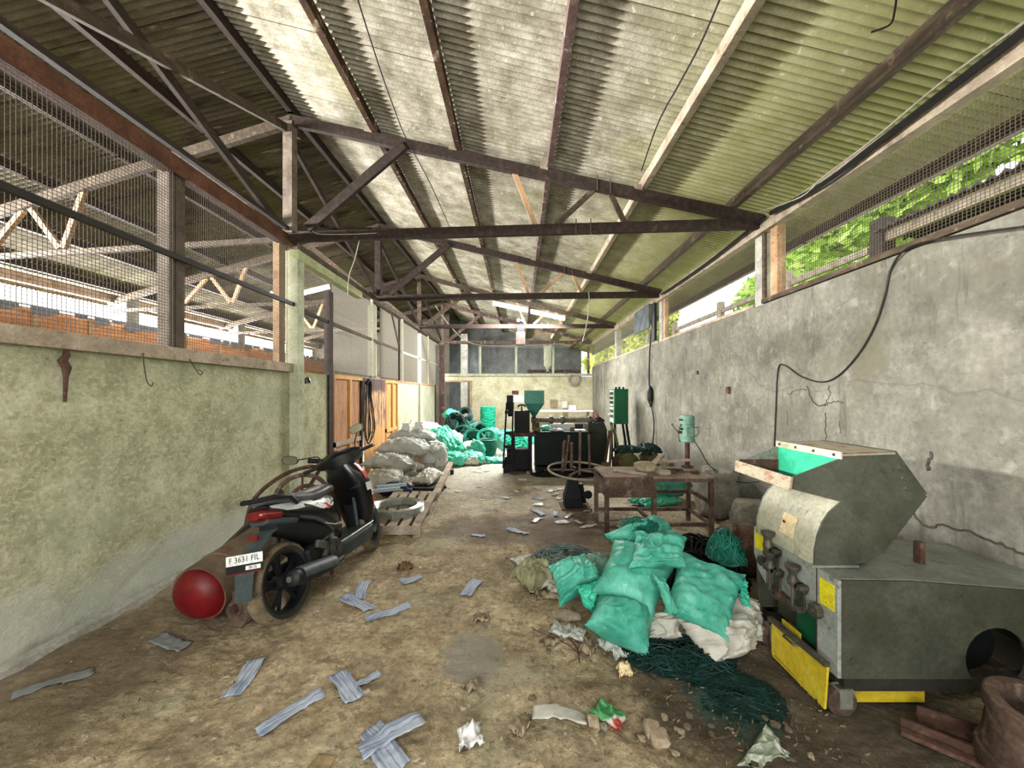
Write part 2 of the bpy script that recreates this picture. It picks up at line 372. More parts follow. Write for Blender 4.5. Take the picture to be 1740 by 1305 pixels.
# ------------------------------------------------------------------ roof
def rz(x): return 5.44-.253*abs(x+2.95)
WAVE = .071
def roof(name, m, x0, x1, lab):
    """rows of lapped corrugated sheets between x0 and x1"""
    b = MB(); rr = random.Random(3); xa = x0; rows = []
    n = 3
    for i in range(n):
        a, c = x0+(x1-x0)*i/n, x0+(x1-x0)*(i+1)/n
        y = -1.2; k = 0
        while y < 19.4:
            w = WAVE*14; lift = rr.uniform(-.002, .002)
            m_ = 14*8+13; pts = [[], []]
            for j in range(m_):
                yy = y+w*j/(14*8); z = .030*abs(math.sin(PI*yy/WAVE))-.012+lift+.004*(j/m_)
                e = .06*(-1 if x1 > x0 else 1)*-1
                pts[0].append((a-(e if i else 0), yy, rz(a-(e if i else 0))+z-(.006 if i else 0)))
                pts[1].append((c, yy, rz(c)+z))
            b.grid(pts); y += w; k += 1
    return struct(b.build(name, m, smooth=60, fixn=False), lab, 'roof')
roof('ceiling_right', m_roof, -2.95, 3.95, 'grey corrugated roof slope above the hall, tinted toward the right wall by moss and painted green light')
roof('ceiling_left', m_roofL, -2.95, -9.7, 'mossy corrugated roof slope above the neighbouring aisle, darkened as the unlit side')

def TY(k, x):
    yl, yr = ((5.05, 4.65), (8.25, 7.95), (11.7, 11.65), (15.3, 15.3))[k]
    return yl+(yr-yl)*(x+3)/5.97
purlins = []
names = {-2.95: 'dark ridge timber running along the roof peak above the left wall',
         -1.85: 'rusty brown roof purlin next to the ridge on the right slope', -.75: 'roof purlin with flaking pale paint, third from the ridge on the right slope',
         .4: 'plum brown roof purlin over the middle of the hall', 1.55: 'pale weathered roof purlin between hall centre and right wall',
         2.62: 'brown roof purlin nearest the right wall', 3.75: 'brown eave board outside the right wall openings',
         -4.05: 'dark purlin on the left slope next to the ridge', -5.2: 'dark purlin on the left slope, second from the ridge', -6.35: 'dark purlin on the left slope, third from the ridge',
         -7.5: 'dark purlin on the left slope, second from the eave', -8.65: 'dark purlin on the left slope beside the eave gap'}
for x, lab in names.items():
    b = MB((x, 0, rz(x)-.07)); mm = m_timR if x in (-1.85, -.75) else m_timG if x == 1.55 else m_plum if x == .4 else m_tim if x > 0 else m_timD
    h = .12; 
    pts = [(-1.2, 0), (1.9, .006), (5, -.006), (8.2, .004), (11.7, -.006), (15.3, 0), (19.3, 0)]
    for (ya, da), (yb, db) in zip(pts, pts[1:]):
        b.beam((x+da, ya-.02, rz(x)-.012-h/2), (x+db, yb+.02, rz(x)-.012-h/2), .065, h)
    o = b.build('roof_purlin', mm, origin=(x, 0, rz(x)-.07)); tag(o, lab, 'beam', 'roof purlins')

m_rusty = mat('rust_brown_timber', ['#3a2419', '#553526', '#6d4836'], 5, .85, .4, 40)
# ------------------------------------------------------------------ walls
def wall(name, m, a, b, lab, n=None):
    w = MB(); w.b2(a, b); return struct(w.build(name, m), lab, 'wall')
wall('wall_left', m_plL, (XL-.14, -3, -.05), (XL, 6.12, 1.96), 'mottled greenish plaster dado wall on the left')
wr = wall('wall_right', m_plR, (XR, -3, -.05), (XR+.15, YB+.1, 2.74), 'grey cracked cement plaster wall on the right')
wb_ = MB()
for a, b in (((-2.95, YB, -.05), (-2.93, YB+.14, 2.36)), ((-1.86, YB, -.05), (XR+.02, YB+.14, 2.36)), ((-2.95, YB, 2.14), (-1.86, YB+.14, 2.36))): wb_.b2(a, b)
struct(wb_.build('wall_back', m_plB), 'pale yellowish plaster wall at the back with door opening', 'wall')
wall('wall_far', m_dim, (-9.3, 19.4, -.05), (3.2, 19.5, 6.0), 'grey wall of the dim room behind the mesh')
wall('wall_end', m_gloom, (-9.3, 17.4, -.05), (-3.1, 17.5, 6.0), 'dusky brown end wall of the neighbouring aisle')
w = MB()
w.b2((-9.5, -3.2, -.05), (-2.9, -3.05, 5.6)); w.b2((.7, -3.2, -.05), (3.2, -3.05, 4.5)); w.b2((-2.9, -3.2, 3.2), (.7, -3.05, 5.6))
struct(w.build('wall_front', m_plR), 'wall behind the photographer with an opening added for the fill light', 'wall')  # unseen wall; its opening is placed and sized for the fill light
w = MB(); w.b2((XL-.08, 9.66, -.05), (XL, 14.02, 1.95))
struct(w.build('wall_partition', m_white), 'whitewashed panel wall at the far left', 'wall')
w = MB(); w.b2((-9.15, -3, -.05), (-9.0, 19.4, 2.2)); struct(w.build('wall_aisle', m_conc), 'outer wall of the neighbouring aisle', 'wall')

def pillar(name, c, w, d, h, m, lab, z0=-.05):
    b = MB(); b.b2((c[0]-w/2, c[1]-d/2, z0), (c[0]+w/2, c[1]+d/2, h))
    o = b.build('pillar', m, origin=(c[0], c[1], 0), bevel=.006); return struct(o, lab, 'pillar')
pillar('p', (-3.0, 5.18), .17, .15, 3.56, m_concG, 'pale green concrete pillar beside the scooter')
pillar('p', (-3.15, 8.32), .15, .15, 3.56, m_concG, 'pale concrete pillar behind the plywood door leaves')
pillar('p', (-3.02, 11.75), .12, .12, 3.5, m_white, 'slim whitish pillar at the whitewashed panels')
pillar('p', (XR+.075, 4.74), .15, .17, 3.6, m_conc, 'grey concrete pillar on the right wall at the nearest truss', 2.74)
pillar('p', (XR+.075, 8.02), .15, .17, 3.6, m_conc, 'grey concrete pillar on the right wall at the second truss', 2.74)
pillar('p', (XR+.075, 11.7), .15, .17, 3.6, m_conc, 'grey concrete pillar on the right wall at the third truss', 2.74)
b = MB(); b.b2((-2.97, 14.5, -.05), (-2.78, 14.66, 3.6)); struct(b.build('pillar', m_plum, origin=(-2.9, 14.6, 0)), 'flaking plum painted post in the far left corner', 'pillar')
for y in (5.3, 8.75, 12.2, 15.6):
    pillar('p', (-8.9, y), .3, .3, 3.85, m_conc, 'pale pillar of the aisle wall behind the mesh, %s' % {5.3: 'nearest of the row', 8.75: 'second of the row', 12.2: 'third of the row', 15.6: 'farthest of the row'}[y])

# door leaves of plywood in the left wall
def leaf(y0, y1, x, kind, lab, h=1.97):
    t = thing('door_leaf', lab, 'door', (x, (y0+y1)/2, 0), group='plywood door leaves in the left wall')
    L = y1-y0; b = MB(); b.b2((-.012, -L/2, .04), (0, L/2, h)); 
    if kind == 'peel':
        b = MB()
        for i in range(5): b.b2((-.012, -L/2+L*i/5+.004, .04+.03*(i % 2)), (.004*(i % 3), -L/2+L*(i+1)/5-.004, h))
        b.build('board', [m_peel], t); return t
    b.build('panel', m_ply if kind == 'ply' else m_plyO, t)
    b = MB(); b.b2((0, -L/2, h-.06), (.035, L/2, h)); b.build('top_rail', m_plyO, t)
    b = MB(); b.b2((0, -L/2, .78), (.035, L/2, .86)); b.build('middle_rail', m_timG if kind == 'ply' else m_plyO, t)
    b = MB(); b.b2((0, -L/2, .04), (.035, -L/2+.05, h-.06)); b.build('stile', m_ply, t)
    b = MB(); b.b2((0, .02, .04), (.033, .09, h-.06)); b.build('stile', m_plyO, t)
    b = MB(); b.b2((0, L/2-.05, .04), (.035, L/2, h-.06)); b.build('stile', m_plyO if kind != 'ply' else m_timD, t)
    if kind == 'open':
        b = MB(); b.beam((.04, -L/2+.1, .1), (.04, L/2-.12, .8), .02, .05, (1, 0, 0)); b.build('brace', m_plyO, t)
    return t
leaf(6.27, 7.4, -3.02, 'ply', 'brown plywood door leaf with pine battens behind the scooter handlebar')
leaf(7.55, 8.68, -3.0, 'peel', 'board door leaf with peeling maroon paint behind the hanging hose')
leaf(8.72, 9.6, -3.02, 'open', 'narrow orange door leaf with diagonal batten next to the white panels')
b = MB(); b.b2((-.05, 6.12, 0), (.03, 6.25, 3.3)); o = b.build('door_post_and_gap', m_timD, origin=(0, 6.18, 0)); o.location.x = XL; tag(o, 'dark timber post at the near edge of the plywood doors', 'post')
b = MB(); b.b2((-.06, 7.4, 0), (-.03, 7.56, 1.95)); o = b.build('door_post_and_gap', m_timD, origin=(0, 7.48, 0)); o.location.x = XL; tag(o, 'dark strip standing for the shaded gap behind the hanging hose', 'post')  # thin dark board stands in for the shadowed gap between the leaves
b = MB(); b.b2((-.08, 14.03, 0), (-.06, 14.5, 3.5)); o = b.build('door_post_and_gap', m_black, origin=(0, 14.2, 0)); o.location.x = XL; tag(o, 'dark strip standing for the narrow shaded gap at the far left corner', 'post')  # black strip put where there is only a shaded gap

# ------------------------------------------------------------------ wire mesh panels
def wires(b, ax, k, a0, a1, z0, z1, p, r, diag=False):
    """welded mesh in the plane ax = k"""
    def P(a, z, d): return (k+d, a, z) if ax == 'x' else (a, k+d, z)
    def w(a, z, c, y, d):
        A, B = V(P(a, z, d)), V(P(c, y, d)); b.tube([A, B], r, 4, caps=False)
    if diag:
        L = a1-a0; H = z1-z0; n = int((L+H)/p)
        for i in range(n+1):
            s = -H+i*p; t0 = max(s, 0); t1 = min(s+H, L)
            if t1-t0 > .02:
                w(a0+t0, z0+(t0-s), a0+t1, z0+(t1-s), 0); w(a0+t0, z1-(t0-s), a0+t1, z1-(t1-s), 2*r)
        return
    n = round((z1-z0)/p)
    for i in range(n+1): z = z0+(z1-z0)*i/n; w(a0, z, a1, z, 0)
    n = round((a1-a0)/p)
    for i in range(n+1): a = a0+(a1-a0)*i/n; w(a, z0, a, z1, 2*r)
def mesh_panel(lab, ax, k, a0, a1, z0, z1, p=.0254, r=.002, m=None, diag=False, group='wire mesh panels'):
    o = ((k, (a0+a1)/2, z0) if ax == 'x' else ((a0+a1)/2, k, z0)); b = MB(o); wires(b, ax, k, a0, a1, z0, z1, p, r, diag)
    ob = b.build('wire_mesh_panel', m or m_wire, origin=o, fixn=False); tag(ob, lab, 'wire mesh', group); return ob
XM = XL+.035
mesh_panel('rusty wire mesh above the near left wall, nearest the camera', 'x', XM, 1.0, 3.36, 2.05, 3.58)
mesh_panel('rusty wire mesh above the left wall between timber post and pale green pillar', 'x', XM, 3.36, 5.0, 2.05, 3.58)
mesh_panel('wire mesh above the short left wall past the pale green pillar', 'x', XM-.04, 5.3, 6.12, 2.0, 3.4)
mesh_panel('dull wire mesh above the plywood door leaves', 'x', XM-.04, 6.27, 8.2, 2.0, 3.55, .028, .0042, m_wireL)
mesh_panel('dull wire mesh above the far plywood door leaves', 'x', XM-.04, 8.45, 11.6, 2.0, 3.55, .03, .0052, m_wireL)
mesh_panel('dull wire mesh above the far white panels', 'x', XM-.04, 11.85, 14.5, 2.0, 3.55, .03, .0052, m_wireL)
mesh_panel('wire mesh in the nearest opening of the right wall', 'x', XR+.05, 1.4, 4.42, 2.8, 3.58)
mesh_panel('wire mesh in the second opening of the right wall', 'x', XR+.05, 4.84, 7.85, 2.8, 3.58)
mesh_panel('wire mesh in the third opening of the right wall', 'x', XR+.05, 8.2, 11.6, 2.8, 3.58, .03, .0022, m_wireL)
mesh_panel('wire mesh in the farthest opening of the right wall', 'x', XR+.05, 11.8, 15.2, 2.8, 3.58, .03, .0022, m_wireL)
mesh_panel('diamond mesh above the back wall left of the middle bar', 'y', YB+.05, -1.45, -.12, 2.42, 3.5, .07, .008, m_timD, True)
mesh_panel('diamond mesh above the back wall right of the middle bar', 'y', YB+.05, -.02, 2.86, 2.42, 3.5, .07, .008, m_timD, True)

# frames of the openings
def bar(name, p0, p1, w, h, m, lab, cat='beam', group=None, up=(0, 0, 1)):
    c = (V(p0)+V(p1))/2; b = MB(c); b.beam(p0, p1, w, h, up); o = b.build(name, m, origin=c); return tag(o, lab, cat, group)
bar('sill_rail', (XL-.02, -1, 2.01), (XL-.02, 5.1, 2.0), .16, .11, m_timG, 'thick weathered sill rail on top of the near left wall')
bar('sill_rail', (XL-.04, 9.66, 1.97), (XL-.04, 14.0, 1.97), .1, .06, m_timO, 'thin sill rail on top of the far left white panels')
bar('sill_rail', (XL-.04, 6.2, 2.01), (XL-.04, 9.64, 2.0), .07, .06, m_timG, 'pale timber head rail above the plywood doors')
bar('sill_rail', (XR+.02, -1, 2.77), (XR+.02, 4.65, 2.77), .1, .05, m_tim, 'brown sill rail under the nearest right wall opening')
bar('sill_rail', (XR+.04, 4.84, 2.76), (XR+.04, 7.9, 2.76), .1, .04, m_timG, 'grey sill rail under the second right wall opening')
bar('sill_rail', (XR+.04, 8.13, 2.76), (XR+.04, 15.2, 2.76), .1, .04, m_timG, 'grey sill rail under the far right wall openings')
bar('wall_plate', (XL+.0, -1, 3.66), (XL, 5.1, 3.66), .1, .15, m_rusty, 'rust brown wall plate above the near left mesh')
bar('plate_strip', (XL+.04, -1, 3.80), (XL+.04, 5.1, 3.80), .05, .05, m_timD, 'dark timber strip on top of the near left wall plate')
bar('wall_plate', (XL+.0, 5.2, 3.66), (XL, 15.2, 3.63), .1, .09, m_tim, 'brown wall plate above the far left mesh')
bar('painted_beam', (XL+.06, 5.1, 3.51), (XL+.06, 7.2, 3.5), .12, .12, m_paint, 'short pale green painted beam under the left wall plate')
bar('mesh_pipe', (XL+.06, -1, 2.86), (XL+.06, 5.1, 2.84), .035, .045, m_blackP, 'black pipe running along the near left mesh', 'pipe')
bar('mesh_rail', (XL, 5.27, 2.83), (XL, 6.15, 2.8), .035, .05, m_timD, 'dark rail in the mesh just past the pale green pillar', 'rail')
bar('mesh_rail', (XL, 6.25, 2.8), (XL, 9.9, 2.76), .035, .06, m_tim, 'brown rail in the mesh above the plywood doors', 'rail')
bar('mesh_rail', (XL, 9.95, 2.75), (XL, 14.4, 2.75), .035, .06, m_white, 'white rail in the mesh above the white panels', 'rail')
bar('mesh_post', (XL-.05, 3.42, 2.05), (XL-.05, 3.42, 3.6), .1, .16, m_timM, 'weathered timber post in the near left mesh', 'post', up=(0, 1, 0))
bar('mesh_post', (XL-.06, 4.98, 2.05), (XL-.06, 4.98, 3.6), .08, .12, m_timO, 'orange timber post beside the pale green pillar', 'post', up=(0, 1, 0))
for y, lab, mm in ((7.93, 'slim post in the mesh above the peeling door leaf', m_white), (9.75, 'dark post in the mesh at the end of the doors', m_timD), (10.0, 'pale post in the mesh beside the white panels', m_white), (12.9, 'slim pale post in the mesh above the farthest white panel', m_white)):
    bar('mesh_post', (XL+.02, y, 2.0), (XL+.02, y, 3.6), .045, .05, mm, lab, 'post', up=(0, 1, 0))
bar('mesh_brace', (XL+.02, 9.2, 3.55), (XL+.02, 9.72, 2.9), .03, .04, m_tim, 'short diagonal brace in the mesh at the end of the doors', 'brace')
bar('wall_plate', (XR-.01, -1, 3.66), (XR-.01, 15.2, 3.64), .1, .13, m_timG, 'weathered wall plate above the right wall openings')
bar('mesh_post', (XR+.05, 4.47, 2.75), (XR+.05, 4.47, 3.6), .1, .12, m_timO, 'peach coloured timber post at the far end of the nearest right opening', 'post', up=(0, 1, 0))
bar('mesh_post', (XR-.01, 4.62, 2.75), (XR-.01, 4.62, 3.6), .03, .05, m_tim, 'thin brown frame post beside the nearest right pillar', 'post', up=(0, 1, 0))
bar('mesh_post', (XR+.03, 7.8, 2.75), (XR+.03, 7.8, 3.6), .07, .1, m_timO, 'peach coloured timber post at the far end of the second right opening', 'post', up=(0, 1, 0))
for x, lab in ((-1.5, 'leftmost whitish bar of the back wall mesh'), (-.07, 'middle whitish bar of the back wall mesh'), (1.4, 'whitish bar behind the hanging sack'), (2.8, 'plum bar in the right back corner')):
    bar('mesh_post', (x, YB+.0, 2.4), (x, YB, 3.55), .09, .07, m_white if x < 2 else m_plum, lab, 'post', up=(0, 1, 0))
bar('lintel', (-2.9, YB-.03, 2.42), (2.95, YB-.03, 2.42), .08, .1, m_white, 'cream sill rail along the top of the back wall')
# door frame of the back room
t = thing('door_frame', 'pale timber frame of the open back doorway', 'door frame', (-2.4, YB-.02, 0))
for x in (-.5, .53):
    b = MB(); b.b2((x-.035, -.05, 0), (x+.035, .07, 2.14)); b.build('jamb', m_plum if x < 0 else m_timO, t)
b = MB(); b.b2((-.535, -.05, 2.14), (.565, .07, 2.2)); b.build('head', m_timO, t)
b = MB((-2.45, 17.6, 0)); b.b2((-2.6, 17.5, 0), (-2.3, 17.7, 4.4)); struct(b.build('pillar', m_conc, origin=(-2.45, 17.6, 0)), 'grey pillar in the dim back room seen through the doorway', 'pillar')
t = thing('back_shelf', 'low timber shelf in the back room behind the mesh', 'shelf', (1.5, 16.2, 0))
b = MB((1.5, 16.2, 0)); b.beam((.4, 16.2, 2.62), (2.6, 16.2, 2.62), .3, .12); b.build('shelf_board', m_plum, t)
for x in (.5, 2.5): b = MB((1.5, 16.2, 0)); b.b2((x-.05, 16.1, 0), (x+.05, 16.3, 2.56)); b.build('leg', m_plum, t)

# ------------------------------------------------------------------ trusses
ordn = ['nearest', 'second', 'third', 'farthest']
def truss(k):
    md = (m_timD, m_timD, m_tim, m_plum)[k]
    t = thing('roof_truss', '%s timber roof truss spanning the hall%s' % (ordn[k], (' above the scooter', ' in front of the tube lamps', ' behind the tube lamps', ' against the back wall')[k]), 'truss', (0, TY(k, 0), 3.6), group='roof trusses')
    o = V((0, TY(k, 0), 3.6))
    def bm_(name, xa, za, xb, zb, w, h, m, dy=0):
        b = MB(o); b.beam((xa, TY(k, xa)+dy, za), (xb, TY(k, xb)+dy, zb), w, h, (0, 0, 1)); return b.build(name, m, t)
    rb = lambda x: rz(x)-.195
    bm_('tie_beam', XL+.0, 3.71, XR-.02, 3.71, .06, .125, m_timD if k < 3 else m_plum)
    bm_('rafter', -2.98, rb(-2.98), XR-.02, rb(XR), .07, .13, md)
    bm_('rafter', -2.93, rb(-2.93), -9.1, rb(-9.1), .07, .13, m_tim)
    bm_('king_post', -2.99, 3.75, -2.99, 5.2, .12, .12, m_timM if k == 0 else md)
    bm_('strut', -2.72, 3.8, -1.45, rb(-1.45)-.05, .05, .12, md, -.05)
    bm_('web', -.05, rb(-.1)-.05, .22, 3.78, .04, .06, m_timO, .03)
    bm_('web', .95, rb(.95)-.05, .48, 3.78, .04, .06, m_timO if k else m_tim, .03)
    bm_('web', 1.15, rb(1.15)-.05, 1.33, 3.78, .04, .06, m_timO if k else m_tim, .03)
    if k < 3:
        bm_('tie_beam', -3.05, 3.68, -9.1, 3.5, .05, .07, m_tim)
        bm_('strut', -3.2, 3.8, -4.45, rb(-4.45)-.05, .05, .1, m_tim)
        for xa, xb in ((-5.95, -6.25), (-6.75, -6.3), (-6.85, -7.35)):
            bm_('web', xa, rb(xa)-.05, xb, 3.66, .05, .07, m_timO, .03)
        for x in (.98, 1.14):
            y = TY(k, x); zb = rb(x)
            b = MB(o); b.tube([(x, y-.045, zb-.09), (x, y-.045, zb+.1)], .007, 6); b.build('bolt', m_wire, t)
        for x in (.72, .9):
            b = MB(o); b.tube([(x, TY(k, x)-.04, 3.62), (x, TY(k, x)-.04, 3.82)], .007, 6); b.build('bolt', m_wire, t)
    for x in (-1.85, -.75, .4, 1.55):
        b = MB(o); y = TY(k, x); b.box((x-.07, y, rz(x)-.11), (.1, .08, .06), (0, .25, 0)); b.build('cleat', m_timG, t)
    return t
for k in range(4): truss(k)
# long crossed braces in the plane of the left wall
def lbrace(p, q, lab, m=m_timD, s=(.045, .1)):
    c = (V(p)+V(q))/2; b = MB(c); b.beam(p, q, s[0], s[1]); tag(b.build('roof_brace', m, origin=c), lab, 'brace', 'long roof braces')
lbrace((XL+.02, 1.2, 3.75), (XL+.02, 5.3, 5.22), 'long dark brace rising from the near left wall plate to the ridge', m_tim)
lbrace((XL-.08, 1.4, 5.25), (XL-.08, 5.0, 3.86), 'long dark brace falling from the ridge to the nearest king post')
lbrace((XL+.02, 5.15, 5.0), (XL+.02, 8.2, 3.8), 'brace falling from the nearest king post to the second pillar')
lbrace((XL-.08, 5.2, 3.85), (XL-.08, 8.2, 5.15), 'brace rising from the pale green pillar to the ridge')
lbrace((XL+.02, 8.3, 5.0), (XL+.02, 11.6, 3.8), 'brace falling from the second king post to the third pillar')
lbrace((XL-.08, 8.3, 3.85), (XL-.08, 11.6, 5.1), 'brace rising from the second pillar to the ridge')
lbrace((XL+.02, 11.7, 5.0), (XL+.02, 15.1, 3.8), 'brace falling from the third king post to the back corner')

# ------------------------------------------------------------------ far aisle wall: planks under the bright eave gap
t = thing('plank_screen', 'orange plank screen under the bright eave gap beyond the left mesh', 'plank wall', (-8.73, 8, 2.1))
for i in range(6):
    b = MB((-8.73, 8, 2.1)); z = 2.12+i*.18; b.b2((-8.74-.004*(i%2), -2.5, z), (-8.72-.004*(i%2), 19.0, z+.185)); b.build('plank', m_plank, t)
for i, y in enumerate((1.2, 3.4, 4.6, 6.9, 7.8, 10.1, 11.2, 13.6)):
    b = MB((-8.73, 8, 2.1)); b.b2((-8.72, y, 2.1), (-8.69, y+.08, 3.2)); b.build('batten', m_timO, t)
bar('eave_plate', (-9.0, -2.5, 3.77), (-9.0, 17.3, 3.77), .1, .18, m_timG, 'timber eave plate above the bright gap of the far aisle wall')
# ragged grey netting along the planks
b = MB((-8.67, 8, 3.1)); rr = random.Random(5); y = -2.0
while y < 18:
    w = rr.uniform(.2, .5); h = rr.uniform(.04, .16); b.add([(-8.675, y, 3.24), (-8.675, y+w, 3.24), (-8.67, y+w, 3.24-h*rr.uniform(.6, 1)), (-8.67, y+w/2, 3.24-h*1.2), (-8.67, y, 3.24-h)], [(0, 1, 2, 3, 4)]); y += w*rr.uniform(.9, 1.6)
b.b2((-8.677, -2, 3.225), (-8.672, 18.3, 3.245)); tag(b.build('torn_netting', mat('grey_netting', ['#5d6068', '#777b84'], 8), origin=(-8.67, 8, 3.1)), 'torn grey netting hanging along the top of the plank screen', 'netting')
# ------------------------------------------------------------------ materials of the machines
m_gry = mat('worn_grey_paint', ['#5a5c50', '#777a6f', '#8d9086'], 3, .55, .25, 40, layers=[dict(scale=5, lo=.54, hi=.7, c_='#4b4838', amt=.7), dict(scale=16, lo=.6, hi=.68, c_='#3d3528', amt=.6), dict(scale=9, lo=.63, hi=.7, c_='#6a4a34', amt=.7)])
m_frm = mat('dark_brown_frame', ['#1d1b17', '#2b2822', '#38342c'], 4, .7, .2)  # dark brown tone for the base frame
m_frt = mat('chipped_grey_paint', ['#7d8079', '#969a93', '#aaada5'], 4, .55, .2, 40, layers=[dict(scale=12, lo=.56, hi=.66, c_='#544f42', amt=.6), dict(scale=5, lo=.58, hi=.7, c_='#6f6c5c', amt=.6)])
m_gryD = mat('grimy_shaded_grey_paint', ['#34362c', '#45473a', '#54564a'], 3, .6, .25, 40, layers=[dict(scale=4, lo=.5, hi=.7, c_='#3a3528', amt=.7), dict(scale=16, lo=.6, hi=.7, c_='#2c271d', amt=.6)])  # grime, with the crusher side's deep shade mixed into the grey
m_cream = mat('dusty_cream_paint', ['#8f8d78', '#aeab94', '#c3c0aa'], 3, .6, .25, 40, layers=[dict(scale=7, lo=.55, hi=.68, c_='#7d765c', amt=.6), dict(scale=30, lo=.63, hi=.7, c_='#5f5640', amt=.6)])
m_rustC = mat('rusty_cream_paint', [(.0, '#7d5543'), (.4, '#8a6250'), (.47, '#958c76'), (1, '#a9a18b')], 9, .75, .3, 40, stretch=(1, 1, 2.5))
m_rust = mat('rusty_steel', ['#33231b', '#4c352a', '#654a3c'], 5, .85, .4, 40, layers=[dict(scale=9, lo=.56, hi=.68, c_='#7f6250', amt=.7)])
m_rustD = mat('dusty_rusty_steel', ['#3e2f27', '#5b483d', '#766254'], 5, .85, .4, 40, layers=[dict(scale=9, lo=.54, hi=.68, c_='#8d7c6c', amt=.7)])
m_steel = mat('dirty_steel', ['#3b372e', '#575247', '#6f6a5d'], 10, .5, .2, metal=.5)
m_yel = mat('yellow_paint', ['#b79d22', '#cfb52d', '#dcc545'], 3, .5, .15, 30, layers=[dict(scale=8, lo=.57, hi=.7, c_='#8d7a2a', amt=.6), dict(scale=30, lo=.66, hi=.72, c_='#4b4120', amt=.7)])
m_yelS = mat('yellow_sticker', ['#e0cd18', '#eadb26'], 4, .5, 0, layers=[dict(scale=60, lo=.58, hi=.63, c_='#3b3510', amt=.8, stretch=(1, 1, 2.4))])
m_yelP = mat('clean_yellow_sticker', ['#e0cd18', '#eadb26'], 4, .5, 0, layers=[dict(scale=40, lo=.64, hi=.7, c_='#8d8420', amt=.6)])
m_paper = mat('stained_label_paper', ['#c9b285', '#dfc99b', '#e8d8b0'], 9, .7, 0, layers=[dict(scale=45, lo=.6, hi=.66, c_='#a7845a', amt=.7, stretch=(1, 1, 3))])
m_red = mat('red_paint', ['#6a0f12', '#8c1418', '#a01a1e'], 4, .4, .1)
m_tealR = mat('teal_rubber', ['#1f8a68', '#2ea57e', '#3bb48b'], 3, .5, .1)
m_tealD = mat('dark_green_rubber', ['#0f4a30', '#16603f'], 4, .5, .1)
m_mgr = mat('backlit_green_paint', ['#050e0b', '#081712', '#0d211a'], 3, .6, .15, 30, layers=[dict(scale=6, lo=.58, hi=.7, c_='#16180f', amt=.5)], spec=.2)  # green pushed near black to paint the backlit front
m_hgr = mat('hopper_green_paint', ['#1f5144', '#2a6353', '#376f5c'], 2.5, .45, .1, 30, layers=[dict(scale=6, lo=.58, hi=.7, c_='#4a5a3a', amt=.5)])
m_cabG = mat('cabinet_green_paint', ['#0a3f25', '#0e4c2e', '#155637'], 3, .45, .1)
m_cabW = mat('pale_panel_paint', ['#7f9283', '#98a899'], 5, .5, 0)
m_blue = mat('seafoam_paint', ['#527565', '#668a78', '#7b9c8a'], 5, .5, .15, layers=[dict(scale=14, lo=.58, hi=.66, c_='#5f6a55', amt=.7)])
m_mach = mat('darkened_black_steel', ['#07080a', '#0d0f11', '#16181a'], 5, .6, .2, spec=.2)  # black steel, kept extra dark for the extruder's backlit silhouette
m_stone = mat('grey_rock', ['#6b665b', '#878274', '#a09a8b'], 5, .95, .6, 18, layers=[dict(scale=8, lo=.56, hi=.7, c_='#4f4a3f', amt=.6)])
m_stoneT = mat('tan_rock', ['#80715c', '#9f8f77', '#b8a88f'], 7, .95, .6, 18)
m_teal = mat('teal_woven_plastic', ['#27856d', '#3e9b84', '#59b09a', '#7cc6b2'], 5, .5, .35, 260, bd=.002, layers=[dict(scale=6, lo=.58, hi=.72, c_='#5f8f70', amt=.5), dict(scale=22, lo=.62, hi=.7, c_='#a5e0cb', amt=.45)])
m_tealS = mat('bright_teal_film', ['#23957a', '#3fb797', '#6ad2b6'], 4, .4, .3, 90, bd=.003)
m_wsack = mat('dirty_white_woven_plastic', ['#9e9a8b', '#bfbcaf', '#d6d4ca'], 4, .55, .35, 240, bd=.002, layers=[dict(scale=5, lo=.55, hi=.7, c_='#7d7660', amt=.6)])
m_gsack = mat('grey_woven_plastic', ['#96968e', '#b4b5ad', '#cccdc5'], 4, .5, .35, 240, bd=.002, layers=[dict(scale=5, lo=.56, hi=.7, c_='#7f7a66', amt=.6)])
m_bsack = mat('brown_jute', ['#4d4a30', '#66623f', '#7d7850'], 4, .9, .4, 200, bd=.003)
m_ropeG = mat('green_rope', ['#0d4f40', '#176655', '#237a66'], 12, .55, .2, 80)
m_ropeB = mat('bright_green_rope', ['#14866a', '#1fa381', '#38b996'], 12, .5, .2, 80)
m_ropeD = mat('blackish_green_twine', ['#08211d', '#0f2e29', '#17403a'], 12, .6, .2)
m_twine = mat('grey_green_twine', ['#4a5a52', '#6a7a70', '#8c998f'], 12, .6, .2)
m_galv = mat('galvanised_wire', ['#a3aaa3', '#bfc5bf', '#d3d8d3'], 14, .32, .2, metal=.75)

